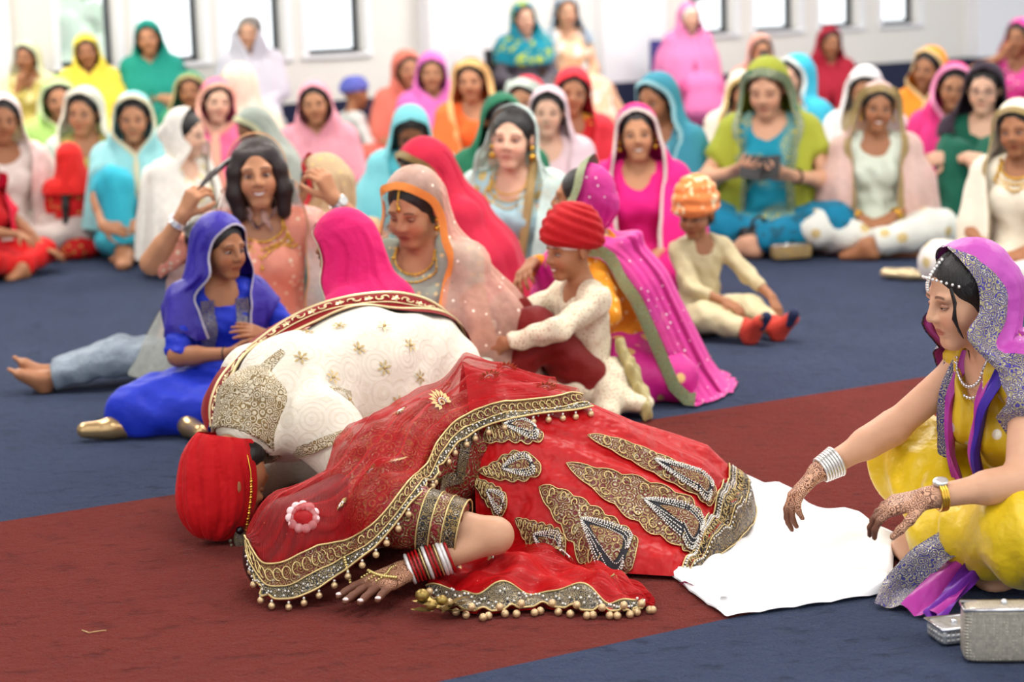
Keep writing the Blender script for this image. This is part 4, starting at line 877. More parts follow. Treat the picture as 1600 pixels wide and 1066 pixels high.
J30 = person('woman looking down under a sheer peach veil with orange edging and forehead pendant', px=(640, 267), s=490, yaw=-24, head=(-4, 22, 3), lean=7, q=0.9, hair='tied', tunic=cloth('a9b4a4', pat='dots', col2='e8d8a8', sc=34), legs=C('a9b4a4'), sleeve=0.16, scarf=dict(mat=sheer('f6c4ae', 0.42, 'dots', 'fff0e0', 26), border=C('f09448'), drop=0.34, flare=1.3, bw=0.028, back=12, openk=1.0), tone=1, hands='lap', lid=-0.004)
necklace(J30, drop=0.07, rows=2); earrings(J30, big=1.3)
g = Geo(); P = lambda x, y, z: J30['hc'] + J30['Mh'] @ V(x, y, z)
for t in np.linspace(0, 1, 9): g.ball(P(0, -0.088 + 0.03 * t ** 2 - 0.006 * (t < 0.3), 0.058 + 0.05 * t), 0.0045, 6, 4)
g.ball(P(0, -0.094, 0.048), 0.009, 8, 6, (1, 0.5, 1.2)); g.build('forehead_pendant', GOLDM, J30['root'])
# ---- woman in orange and magenta, hugging her knee
J47 = person('woman in orange kameez and magenta veil with wide green gold border hugging her knee', px=(918, 258), s=456, yaw=-100, head=(-8, -4, 0), lean=20, q=0.9, pose='oneknee2', hair='tied', tunic=cloth('f09a22', pat='dots', col2='f8d890', sc=26), legs=cloth('d4148c', pat='dots', col2='e8c078', sc=11, rough=0.5), sleeve=0.95,
             wr=((0.20, -0.16, 0.19), (-0.06, -0.40, 0.47)), hd=((-0.3, -0.9, -0.2), (0.85, -0.2, -0.25)), hn=((0, -0.3, 1), (0, -0.4, 0.9)), elb=((0.9, 0.4, -0.4), (-0.9, -0.3, -0.5)), scarf=dict(mat=sheer('cf1a8c', 0.82, 'dots', 'f0e0e8', 30), border=zari('8fae88', 'd8cc94', 'c4d4a8', 60), drop=0.42, flare=1.22, bw=0.05, back=46, openk=1.0, topen=(74, 108, 118, 122, 124)), tone=2, feet=True, skirt=[((0.1, -0.05, 0.10), (0.28, -0.12, 0.10), 0.13, 0.12, 0.06), ((0.28, -0.12, 0.10), (0.22, 0.16, 0.08), 0.12, 0.10, 0.06)])
necklace(J47, drop=0.05, rows=4, bead=0.007, r=0.072, z=0.50); earrings(J47, big=1.5)
# hem of her veil trailing on the carpet behind her
# ---- boy in red turban
J48 = person('smiling boy in red turban and cream sherwani clasping his raised maroon knees', loc=tuple(ground(922, 650) + V(0, 0.08, 0)), yaw=-66, scale=0.715, head=(4, 8, 0), child=0.45, female=False, smile=1, q=0.85, pose='kneesup', hair=None, tunic=cloth('ebe0c4', pat='dots', col2='b98a5c', sc=70, rough=0.55), legs=C('7c1512', rough=0.6), sleeve=0.97, neck=0.85,
             kn=((0.08, -0.30, 0.43), (-0.12, -0.33, 0.47)), an=((0.08, -0.47, 0.07), (-0.10, -0.50, 0.07)), wr=((0.14, -0.47, 0.385), (-0.08, -0.54, 0.40)), hd=((-0.65, -0.75, 0.0), (0.8, -0.6, -0.1)), hn=((0.3, -0.8, 0.4), (-0.3, -0.8, 0.4)), curl=34, elb=((1.0, 0.1, -0.1), (-0.8, 0.3, -0.3)), turban=dict(mat=C('b80c18', rough=0.7, wr=0.5), w=1.10, h=1.25, tilt=16, under=C('f2f2f2'), layers=7, cross=1.0, up=0.040), tone=2, extra='x')
g = Fld(); g.cone((-0.02, -0.02, 0.13), (0.26, 0.12, 0.07), 0.12, 0.07, 0.05, n=(0, 0, 1), fl=1.6); g.cone((0.10, 0.06, 0.16), (0.30, -0.06, 0.05), 0.10, 0.06, 0.05); g.noise = folds(0.006, 3, (0.08, 0.2)); Pq, Qq = g.mesh(0.012)
link('tunic_skirt', mesh('tunic_skirt', Pq, Qq), cloth('ebe0c4', pat='dots', col2='b98a5c', sc=70, rough=0.55), J48['root'])
g = Fld(); g.chain([(0.10, 0.12, 0.30), (0.16, 0.15, 0.18), (0.24, 0.16, 0.07), (0.33, 0.13, 0.04)], [0.05, 0.06, 0.065, 0.05], 0.04, n=(0.6, 0.8, 0), fl=2.2); g.noise = folds(0.010, 8, (0.04, 0.08)); Pq, Qq = g.mesh(0.010)
link('stole', mesh('stole', Pq, Qq), cloth('b3a468', rough=0.4, sheen=0.4), J48['root'])
# ---- small boy with the flowered turban
J49 = person('small boy in orange flowered turban and beige kurta with red socks', loc=tuple(ground(1090, 518) + V(0, 0.0, 0)), yaw=26, scale=0.63, head=(-52, 16, 0), child=0.9, female=False, q=1.0, hair='short', tunic=cloth('cfc096', pat='tone', col2='b8a878', sc=26, rough=0.5), legs=C('d8caa0', rough=0.5), sleeve=0.8,
             kn=((0.20, -0.28, 0.16), (-0.14, -0.30, 0.15)), an=((0.22, -0.56, 0.085), (0.02, -0.56, 0.085)), fd=((0.25, -0.5, 0.7), (0.1, -0.5, 0.7)), wr=((0.32, -0.46, 0.20), (-0.02, -0.36, 0.24)), hd=((0.0, -0.6, -0.7), (0.4, -0.8, -0.3)), turban=dict(mat=cloth('ee8a4c', pat='floral', col2='f4dcb0', sc=16), w=1.15, h=1.3, tilt=6, layers=5, cross=0.6, up=0.035), tone=2)
for i in (0, 1):
    g = Fld(); a = J49['an'][i]; d = unit(V(0.2, -0.5, 0.7)); g.cone(a + V(0, 0.03, 0.02), a, 0.045, 0.045, 0.03); foot_prims(g, a, ((0.25, -0.5, 0.7), (0.1, -0.5, 0.7))[i], toes=False); g = g.copy(0.011); Pq, Qq = g.mesh(0.01)
    so = link('sock', mesh('sock', Pq, Qq), C('cc4436'), J49['root'])
    g = Fld(); u_ = unit(V(0, 0.8, 0.6)); g.cone(a + d * 0.17 - u_ * 0.06, a + d * 0.10 - u_ * 0.068, 0.034, 0.030, 0.02); Pq, Qq = g.mesh(0.009); link('sock_toe', mesh('sock_toe', Pq, Qq), C('232c4c'), so)
# ---- girl in blue
J50 = person('girl in royal blue kameez and violet scarf sitting with hands raised', loc=tuple(ground(340, 662) + V(0, 0.12, 0)), yaw=22, scale=0.76, head=(26, 8, 0), child=0.35, q=0.85, pose='side', hair='tied', tunic=C('1a33c0', rough=0.55, wr=0.5), legs=C('1a33c0', rough=0.55), sleeve=0.56, lap=True,
             wr=((0.15, -0.25, 0.38), (-0.03, -0.30, 0.33)), hd=((-0.75, -0.25, 0.35), (0.75, -0.35, 0.45)), hn=((0.2, -0.7, 0.6), (-0.4, 0.6, 0.6)), curl=18, elb=((0.9, 0.3, -0.5), (-0.9, 0.2, -0.6)), tone=2,
             skirt=[((-0.05, -0.12, 0.12), (-0.42, -0.18, 0.09), 0.17, 0.13, 0.08), ((0.05, -0.22, 0.12), (0.0, -0.36, 0.07), 0.15, 0.10, 0.08), ((-0.30, -0.12, 0.09), (-0.05, -0.33, 0.07), 0.12, 0.10, 0.08)], scarf=dict(mat=cloth('2b1a9c', rough=0.5, wr=0.4), border=cloth('b8b4c4', rough=0.4), drop=-0.02, flare=0.85, bw=0.010, back=10, openk=0.85))
bracelet(J50, 1, 0.02, 0.030, 1, 0.003, plain('15161c', 0.3), 'bracelet')
# embroidered yoke panels
def patch(J, pts, w, mat, nm, infl=0.016):
    cf = J['tor'].copy(infl); pts = np.array([J['T'](*p) for p in pts]); pts = np.array([pts[0] * (1 - t) + pts[-1] * t if len(pts) == 2 else None for t in np.linspace(0, 1, 14)]) if len(pts) == 2 else pts
    sd = unit(J['Mt'] @ V(1, 0, 0)); rows = np.stack([cf.push(pts + sd * w * k, 0.004, 3) for k in np.linspace(-0.5, 0.5, 6)], 1); n = len(pts)
    return link(nm, mesh(nm, rows.reshape(-1, 3), grid_faces(n, 6)), mat, J['root'])
YK = zari('20308c', 'b8b09c', 'd8d8e0', 60)
for sx in (-1, 1): patch(J50, [(sx * 0.075, -0.12, 0.44), (sx * 0.085, -0.14, 0.20)], 0.06, YK, 'embroidered_panel')
for i, (sp, dr) in enumerate([((150, 672), (-0.9, -0.25, 0.05)), ((306, 672), (0.5, -0.8, 0.0))]):
    p = ground(*sp, 0.035); g = Fld(); d = unit(V(*dr)); g.cone(p - d * 0.05 + V(0, 0, 0.0), p + d * 0.035, 0.034, 0.026, 0.02); g.cone(p - d * 0.05 + V(0, 0, 0.01), p - d * 0.10, 0.03, 0.03, 0.02); Pq, Qq = g.mesh(0.007)
    o = link('shoe', mesh('shoe', Pq - p, Qq), plain('c8a878', 0.3, 0.8, name='gold_leather')); o.location = p; tag(o, ['gold shoe peeping from the tip of the blue skirt', 'gold shoe under the blue skirt beside the red turban'][i], 'shoe', 'gold shoes of the girl in blue')
# ---- child stretched out behind her
J51 = person('barefoot child in grey stretched out behind the girl in blue', loc=tuple(ground(286, 606) + V(0.02, 0.12, 0)), yaw=-84, scale=0.70, lean=-20, head=(0, 30, 0), child=0.5, female=False, q=0.9, hair='short', tunic=cloth('8d9598', rough=0.6), legs=cloth('93a0ac', rough=0.7, wr=0.8), sleeve=0.9, legfl=0.030,
             kn=((0.10, -0.38, 0.16), (-0.08, -0.38, 0.15)), an=((0.13, -0.74, 0.075), (0.03, -0.74, 0.085)), fd=((0.2, -0.75, 0.6), (0.2, -0.6, 0.75)), wr=((0.16, 0.0, 0.12), (-0.2, -0.1, 0.12)), tone=2, scarf=dict(mat=sheer('a9aca4', 0.6), drop=0.2, flare=1.25, back=20))
# ------------------------------------------------------------------ the couple bowing on the carpet
VEL = '7e0a10'
def wp(px, py, Y): return atY(px, py, Y)
def orth(up, face):
    up = unit(up); fd = np.asarray(face, float); fd = unit(fd - up * (fd @ up)); y = -fd; x = np.cross(y, up); return np.stack([x, y, up], 1)
def scr(P):      # where a point falls in the photograph (used only to read positions off the cloth)
    d = np.asarray(P) - CAMP; z = d @ _F; return np.stack([800 + F_PX * (d @ _R) / z, 533 - F_PX * (d @ _U) / z], -1)
def skin_mesh(f, vox, hc, M, hs, fine, hf, wr, henna=True):
    P, Q = f.mesh(vox, fine, hf); me = mesh('person', P, Q); hcl = (P - hc) @ M / hs; hcl[np.abs(hcl).max(1) > 0.16] = (0, 0, -9)
    a = me.attributes.new('hc', 'FLOAT_VECTOR', 'POINT'); a.data.foreach_set('vector', hcl.astype(np.float32).ravel())
    hv = np.zeros(len(P), np.float32)
    for (w, dd) in wr: along = (P - w) @ unit(dd); near = np.linalg.norm(P - (w + 0.06 * unit(dd)), axis=1) < 0.16; hv = np.where(near, np.clip(0.55 + along * 7.0, 0, 2), hv)
    a = me.attributes.new('hand', 'FLOAT', 'POINT'); a.data.foreach_set('value', hv); return me
def fmesh(f, vox, name, mat, parent): P, Q = f.mesh(vox); return link(name, mesh(name, P, Q), mat, parent)
_pm = {}
def pearl(c, r, mat, parent, name='pearl'):
    k = (round(r, 4), mat.name, name)
    if k not in _pm: q_ = Geo(); q_.ball((0, 0, 0), r, 10, 7); _pm[k] = mesh(name, np.concatenate(q_.v), np.concatenate(q_.f)); _pm[k].materials.append(mat)
    o = bpy.data.objects.new(name, _pm[k]); COL.objects.link(o); o.parent = parent; o.location = c; return o
# ---- groom ---------------------------------------------------------------
gf = unit(V(-0.62, -0.60, 0)); gl = unit(V(0.64, -0.66, 0))           # forward along the carpet, and his left, towards us
g_head = wp(352, 758, 5.17); g_up = unit(V(-0.10, -0.14, -0.97)); g_face = unit(V(0.80, 0.50, -0.20)); g_M = orth(g_up, g_face)
g_chest = wp(462, 612, 5.42); g_mid = wp(570, 578, 5.66); g_hip = wp(645, 582, 5.84); g_neck = wp(392, 672, 5.27)
sN = wp(500, 672, 5.26); sF = wp(408, 600, 5.58); eN = V(-0.30, 5.04, 0.07); wN = V(-0.52, 4.93, 0.05)
eF = V(-0.66, 5.74, 0.07); wF = V(-0.76, 5.50, 0.04)
fb = Fld(); jk = Fld()
fb.chain([g_chest, g_mid, g_hip], [0.14, 0.14, 0.15], 0.08); fb.cone(sN, sF, 0.06, 0.06, 0.06)
fb.cone(g_chest, g_neck, 0.09, 0.06, 0.04); fb.cone(g_neck, g_head - g_up * 0.06, 0.056, 0.052, 0.03)
head_prims(fb, g_head, g_M, 1.05)
fb.chain([sN, eN, wN], [0.05, 0.042, 0.03], 0.03); fb.chain([sF, eF, wF], [0.05, 0.042, 0.03], 0.03)
kN, kF = V(-0.27, 5.40, 0.08), V(-0.50, 5.72, 0.08); aN, aF = g_hip * V(1, 1, 0) + V(0.02, -0.14, 0.06), g_hip * V(1, 1, 0) + V(-0.13, 0.06, 0.06)
for k_, a_ in ((kN, aN), (kF, aF)): fb.chain([g_hip - V(0, 0, 0.02), k_, a_], [0.10, 0.075, 0.045], 0.05); foot_prims(fb, a_, unit(a_ - k_), toes=False)
bx1, _ = hand_prims(fb, wN, (-0.8, -0.4, -0.1), (0, 0, 1), -1, 16); bx2, _ = hand_prims(fb, wF, (-0.4, -0.9, -0.1), (0, 0, 1), 1, 16)
me = skin_mesh(fb, 0.018, g_head, g_M, 1.05, [(g_head - 0.15, g_head + 0.15)], 0.0075, [])
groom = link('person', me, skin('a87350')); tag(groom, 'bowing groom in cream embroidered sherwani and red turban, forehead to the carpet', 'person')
add_eyes(groom, g_head, g_M, 1.05, 'a87350', -0.004)
bd = Fld(); bd.ell(g_head + g_M @ V(0, -0.045, -0.085), (0.062, 0.058, 0.05), g_M, 0.02); bd.cone(g_head + g_M @ V(-0.045, -0.03, -0.075), g_head + g_M @ V(0.045, -0.03, -0.075), 0.028, 0.028, 0.03); bd.floor = False; fmesh(bd, 0.008, 'beard', hairmat(), groom)
jk.cone(g_chest, g_mid, 0.150, 0.150, 0.10); jk.cone(g_mid, g_hip, 0.150, 0.142, 0.10); jk.cone(g_hip, g_hip + V(0.05, 0.04, -0.08), 0.145, 0.14, 0.08)
jk.cone(sN + 0.02 * gl, sF, 0.085, 0.10, 0.10); jk.cone(g_chest, g_neck, 0.14, 0.095, 0.06)
jk.chain([sN + V(0, 0, 0.01), eN + V(0, 0, 0.03)], [0.092, 0.070], 0.035); jk.chain([sF, eF], [0.09, 0.07], 0.05)
jk.cone(eN, wN, 0.07, 0.045, 0.03); jk.cone(eF, wF, 0.07, 0.045, 0.03)
jk.cone(g_mid - V(0, 0, 0.08), V(-0.38, 5.56, 0.1), 0.17, 0.16, 0.1); jk.cone(g_hip, V(-0.10, 5.80, 0.06), 0.17, 0.15, 0.1); jk.cone(kN, aN, 0.11, 0.09, 0.08); jk.cone(kF, aF, 0.11, 0.09, 0.08)
jk.cone(g_neck + g_up * 0.06, g_head, 0.075, 0.10, 0.012, -1)
_fn = folds(0.007, 4, (0.10, 0.22)); jk.noise = lambda X, Y, Z: _fn(X, Y, Z)
cream = NT('sherwani'); _o = cream.obj(); _v = cream.vor(_o, 13, 'F1', 0.3); _w = cream.math('SINE', cream.math('MULTIPLY', _v.outputs['Distance'], 34.0)); _m = cream.step(_w, 0.1, 0.6)
_v2 = cream.vor(_o, 6.5, 'F1', 0.75); _st = cream.noise(_o, 150, 2, 0.7)
cream.set(Base_Color=cream.mix(cream.math('MULTIPLY', _m, 0.3), lin('e6decc'), lin('d2c6aa')), Roughness=0.5, Sheen_Weight=0.3); cream.bump(cream.math('ADD', cream.math('MULTIPLY', cream.noise(_o, 9, 4), 1.5), cream.math('MULTIPLY', _m, 0.05)), 0.5, 0.02)
sherwani = fmesh(jk, 0.0105, 'sherwani', cream.m, groom)
EMB = zari('d9cdb0', 'b99a5e', 'e9e4d6', 55)
# embroidered collar, shoulder seam and sleeve band laid on the cloth
def strip(field, pts, side, w, mat, nm, parent, gap=0.005, n=26, rows=7):
    pts = np.asarray(pts, float); t = np.linspace(0, len(pts) - 1, n); P = np.stack([np.interp(t, np.arange(len(pts)), pts[:, k]) for k in range(3)], 1)
    wv = np.interp(t, np.arange(len(pts)), w) if np.ndim(w) else np.full(n, w)
    P = snap(field, P); nr = field.grad(P); tg = unit_rows(np.gradient(P, axis=0)); sd = unit_rows(np.cross(tg, nr)) * side
    R = np.stack([snap(field, P + sd * (wv * k)[:, None], gap) for k in np.linspace(0, 1, rows)], 1)
    return link(nm, mesh(nm, R.reshape(-1, 3), grid_faces(n, rows)), mat, parent), R
def snap(field, P, gap=0.0, it=4):
    P = np.array(P, float)
    for _ in range(it): P = P - field.grad(P) * np.clip(field.ev(P) - gap, -0.05, 0.05)[:, None]
    return P
def camhit(field, px, py, Y0=4.2, Y1=6.6):      # nearest point of a field along a sight line
    Ys = np.arange(Y0, Y1, 0.006); P = np.stack([atY(px, py, y) for y in Ys]); d = field.ev(P); i = np.argmax(d < 0)
    return P[i] if d[i] < 0 else P[np.argmin(d)]
def star(g, c, nrm, r, rot=0.0):
    nrm = unit(nrm); a = unit(np.cross(nrm, V(0.2, 0.1, 1))); b = np.cross(nrm, a)
    for k in range(6):
        t = rot + k * pi / 3; d = cos(t) * a + sin(t) * b; s_ = -sin(t) * a + cos(t) * b
        g.add([c + nrm * 0.003 + d * r * 0.15, c + nrm * 0.005 + d * r * 0.6 + s_ * r * 0.17, c + nrm * 0.003 + d * r, c + nrm * 0.005 + d * r * 0.6 - s_ * r * 0.17], [(0, 1, 2, 3)])
    g.ball(c + nrm * 0.004, r * 0.22, 6, 4)
ZG = plain('c8b078', 0.4, 0.5, name='gold_thread')
jc = jk
for (px, py) in ((470, 560), (520, 590), (560, 545), (600, 575), (640, 540), (655, 590), (500, 640), (430, 600), (400, 655), (545, 625), (600, 510), (660, 505), (530, 510), (620, 630), (480, 520)):
    c = camhit(jc, px, py); g = Geo(); star(g, c, jc.grad(c[None])[0], 0.024, px * 0.1); g.build('gold_sprig', ZG, groom)
nk_d = unit(g_head - g_neck); cl = Fld(); cl.cone(g_neck - nk_d * 0.06, g_neck + nk_d * 0.050, 0.122, 0.094, 0.02, cut=1); cl.cone(g_neck - nk_d * 0.02, g_neck + nk_d * 0.12, 0.085, 0.082, 0.006, -1)
fmesh(cl, 0.008, 'collar', EMB, groom)
strip(jc, [camhit(jc, *p) for p in ((352, 655), (372, 615), (402, 580), (440, 548))], 1, [0.05, 0.06, 0.05, 0.02], EMB, 'yoke_embroidery', groom)
strip(jc, [camhit(jc, *p) for p in ((440, 665), (462, 632), (500, 612), (545, 612))], 1, 0.018, EMB, 'shoulder_seam', groom)
strip(jc, [camhit(jc, *p) for p in ((455, 700), (490, 690), (520, 680), (548, 672))], 1, 0.030, EMB, 'sleeve_band', groom)
# turban, chain and brooch
def long_turban(rx_, ry_, h, low, nu=120, nv=60):
    vs_ = []
    for i in range(nu):
        ph = 2 * pi * i / nu
        for j in range(nv):
            t = j / (nv - 1); z = -low + t * (h + low); q = z / h if z > 0 else z / (low * 1.25); r = max(1 - abs(q) ** (2.3 if z > 0 else 2.6), 0.0) ** 0.5
            m = abs(math.remainder(ph * 5 / pi + 0.9 * sin(2.2 * t) + 0.3, 1.0)) * 2; k = abs(math.remainder(ph * 13 / pi + 2.2 * t, 1.0)) * 2
            a = (0.011 * (m ** 0.45) + 0.004 * k ** 0.6 - 0.008) * min(1.0, 3 * r)
            vs_.append(((rx_ * r + a) * sin(ph), -(ry_ * r + a) * cos(ph), z))
    return np.array(vs_), grid_faces(nu, nv, True)
tv, tf = long_turban(0.088, 0.108, 0.148, 0.13)
tM = g_M @ rx(-4); tc = g_head + g_up * 0.0 + g_M @ V(0, 0.018, 0); tp = tc + tv @ tM.T; tp[:, 2] = np.maximum(tp[:, 2], 0.006)
turb = link('turban', mesh('turban', tp, tf), cloth('c40c15', rough=0.75, wr=0.6), groom)
g = Geo(); tfl = Fld(); tfl.ell(tc + tM @ V(0, 0, 0.01), (0.096, 0.116, 0.145), tM, 0.01)
cp = np.array([camhit(tfl, *p) if tfl.ev(camhit(tfl, *p)[None])[0] < 0 else snap(tfl, camhit(tfl, *p)[None])[0] for p in ((372, 682), (380, 710), (386, 740), (387, 770), (383, 800), (378, 832))]); cp = snap(tfl, cp, 0.012)
tt = np.linspace(0, 5, 40); cpf = np.stack([np.interp(tt, range(6), cp[:, k]) for k in range(3)], 1); g.tube(cpf, 0.0018, 5)
for i in range(18, 40, 1): g.ball(cpf[i], 0.0036 + 0.0018 * (i % 2), 7, 5)
g.build('gold_chain', GOLDM, turb)
g = Geo(); bc = cpf[-1] + V(-0.010, -0.022, -0.004); g.ball(bc, 0.022, 10, 8, (0.8, 0.6, 1.25))
for k in range(9): a = pi * (1.0 + k / 8.0); g.ball(bc + V(0.024 * cos(a), -0.010, 0.030 * sin(a)), 0.005, 6, 4)
g.build('brooch', zari('3a3a40', 'd8c890', 'f4f4f4', 150), turb)
g = Geo(); g.ball(bc + V(0.002, -0.014, 0.028), 0.011, 8, 6); g.build('brooch_stone', plain('0a0a12', 0.05, name='black_stone'), turb)
# red stole along his far side
OUT = ((330, 668), (327, 632), (342, 592), (372, 558), (412, 524), (455, 494), (505, 472), (560, 460), (615, 456), (662, 464), (698, 486), (722, 520), (738, 566)); 
INN = ((345, 682), (345, 640), (362, 602), (392, 568), (428, 536), (470, 512), (515, 493), (565, 485), (612, 482), (652, 490), (682, 508), (700, 536), (710, 572))
n = len(OUT); rows = []
for i in range(n):
    Y = 5.32 + 0.62 * (i / (n - 1)); a = wp(*INN[i], Y); b = wp(*OUT[i], Y + 0.07)
    m = (a + b) / 2 + unit(V(-0.3, -0.5, 0.8)) * 0.012; back = b + V(-0.10, 0.13, -0.10) * min(1.0, 0.15 + i / 5); rows.append([a + V(0.01, -0.01, -0.02), a, a * 0.7 + b * 0.3 + (m - (a + b) / 2) * 0.7, m, a * 0.25 + b * 0.75 + (m - (a + b) / 2) * 0.7, b, b * 0.6 + back * 0.4 + V(0, 0, 0.02), back])
A = np.array(rows); t0 = np.linspace(0, n - 1, 70); A = np.stack([np.stack([np.interp(t0, np.arange(n), A[:, j, k]) for k in range(3)], 1) for j in range(8)], 1)
for _ in range(3): A[1:-1] = 0.5 * A[1:-1] + 0.25 * (A[:-2] + A[2:])
A[:, :5] = jk.push(A[:, :5].reshape(-1, 3), 0.008, 4).reshape(A[:, :5].shape)
for _ in range(4): A[1:-1] = 0.5 * A[1:-1] + 0.25 * (A[:-2] + A[2:])
stole = link('stole', mesh('stole', A.reshape(-1, 3), grid_faces(70, 8)), cloth('86090f', rough=0.9, sheen=0.1, wr=0.2), groom)
g = Geo(); g.tube(A[:, 5], 0.0055, 6); g.tube(A[:, 1], 0.0045, 6); g.tube(A[:, 2] + V(0, -0.002, 0.001), 0.0022, 5)
for i in range(1, 69):
    c = A[i, 3] + V(0, -0.004, 0.002); tg = unit(A[min(i + 1, 69), 3] - A[i - 1, 3]); ac = unit(A[i, 5] - A[i, 1])
    if i % 5 == 2:
        for k in range(5): d = tg * cos(k * 1.257) + ac * sin(k * 1.257); g.add([c, c + d * 0.008 + np.cross(d, V(0, -.7, .7)) * 0.004, c + d * 0.016, c + d * 0.008 - np.cross(d, V(0, -.7, .7)) * 0.004], [(0, 1, 2, 3)])
    elif i % 5 in (0, 4): g.tube([c + tg * 0.012 * cos(q) + ac * 0.010 * sin(q) * (1 if i % 2 else -1) for q in np.linspace(0, 3.6, 9)], 0.0022, 5)
g.build('gold_embroidery', plain('e4d2a0', 0.35, 0.6, name='gold_cord'), stole)

# ---- bride ---------------------------------------------------------------
b_head = wp(468, 862, 4.73); b_up = unit(V(-0.62, -0.28, -0.72)); b_face = unit(V(0.35, 0.25, -0.90)); b_M = orth(b_up, b_face)
b_neck = wp(545, 800, 4.82); b_chest = wp(612, 752, 4.93); b_mid = wp(690, 716, 5.08); b_hip = wp(785, 690, 5.24)
bsN = wp(605, 800, 4.72); bsF = wp(585, 730, 5.06); beN = wp(772, 838, 4.66); bwN = wp(632, 893, 4.63); bhd = unit(ground(552, 930, 0.055) - bwN)
beF = V(-0.20, 5.12, 0.07); bwF = V(-0.42, 4.98, 0.04)
bb = Fld(); bb.chain([b_chest, b_mid, b_hip], [0.12, 0.105, 0.15], 0.08); bb.cone(bsN, bsF, 0.055, 0.055, 0.05); bb.cone(b_chest, b_neck, 0.08, 0.05, 0.04); bb.cone(b_neck, b_head - b_up * 0.06, 0.048, 0.046, 0.03)
head_prims(bb, b_head, b_M, 1.0)
bb.cone(bsN, beN, 0.050, 0.041, 0.03); bb.ell(beN + V(0.004, 0, 0.004), (0.040, 0.040, 0.040), None, 0.02); bb.cone(beN, bwN, 0.040, 0.026, 0.012)
bb.chain([bsF, beF, bwF], [0.046, 0.04, 0.026], 0.03)
bkN, bkF = V(-0.02, 5.02, 0.08), V(-0.18, 5.30, 0.08); baN, baF = V(0.20, 5.10, 0.05), V(0.12, 5.40, 0.05)
for k_, a_ in ((bkN, baN), (bkF, baF)): bb.chain([b_hip, k_, a_], [0.10, 0.07, 0.04], 0.05); foot_prims(bb, a_, (0.9, 0.1, -0.2), toes=False)
hbx, tips = hand_prims(bb, bwN, bhd, (-0.1, -0.25, 1), -1, 7, 7, 1.16); hbx2, _ = hand_prims(bb, bwF, (-0.8, -0.5, -0.1), (0, 0, 1), 1, 12)
me = skin_mesh(bb, 0.016, b_head, b_M, 1.0, [(b_head - 0.14, b_head + 0.14), hbx], 0.0052, [(bwN, bhd)])
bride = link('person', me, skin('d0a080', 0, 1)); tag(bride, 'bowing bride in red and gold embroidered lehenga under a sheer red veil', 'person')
add_eyes(bride, b_head, b_M, 1.0, 'd0a080', -0.004)
g = Geo()
for (p, d, x_) in tips: g.ball(V(p[0], p[1], max(p[2] + 0.005, 0.014)) - bhd * 0.003, 0.0066, 8, 6, (1.15, 1.0, 0.7))
g.build('fingernails', plain('f2dcd8', 0.15, name='nail_polish'), bride)
hb = Fld(); hb.ell(b_head + b_M @ V(0, 0.022, 0.038), (0.088, 0.102, 0.092), b_M, 0.02); hb.ell(b_head + b_M @ V(0, 0.08, -0.02), (0.06, 0.055, 0.06), b_M, 0.03); hb.ell(b_head + b_M @ V(0, -0.09, -0.035), (0.066, 0.076, 0.10), b_M, 0.012, -1); hb.cone(b_neck + V(0.02, 0.02, 0.03), b_head + b_M @ V(0, 0.06, -0.04), 0.074, 0.066, 0.03); hb.cone(b_neck + V(0.0, -0.03, 0.0), b_head + b_M @ V(0.03, 0.03, -0.06), 0.05, 0.05, 0.03); hb.ell(b_head + b_M @ V(0.066, 0.02, -0.03), (0.03, 0.055, 0.065), b_M, 0.02); hb.ell(b_head + b_M @ V(-0.066, 0.02, -0.03), (0.03, 0.055, 0.065), b_M, 0.02); hb.floor = False; fmesh(hb, 0.009, 'hair', hairmat('1a0b08'), bride)
# blouse: bodice and the near sleeve
RED = '9c0c14'
bl = Fld(); bl.chain([b_chest, b_mid], [0.145, 0.135], 0.08); bl.cone(b_mid, b_hip, 0.135, 0.16, 0.06); bl.cone(bsN, bsF, 0.075, 0.075, 0.06); bl.cone(b_chest, b_neck, 0.125, 0.085, 0.04)
sl_end = bsN + (beN - bsN) * 0.70; bl.cone(bsN, sl_end, 0.082, 0.066, 0.03, cut=1); bl.cone(bsF, beF, 0.07, 0.06, 0.03); bl.noise = folds(0.004, 5)
blouse = fmesh(bl, 0.010, 'blouse', zari('7a0a12', 'b8965a', 'cfc4ae', 34, dens=-0.35), bride)
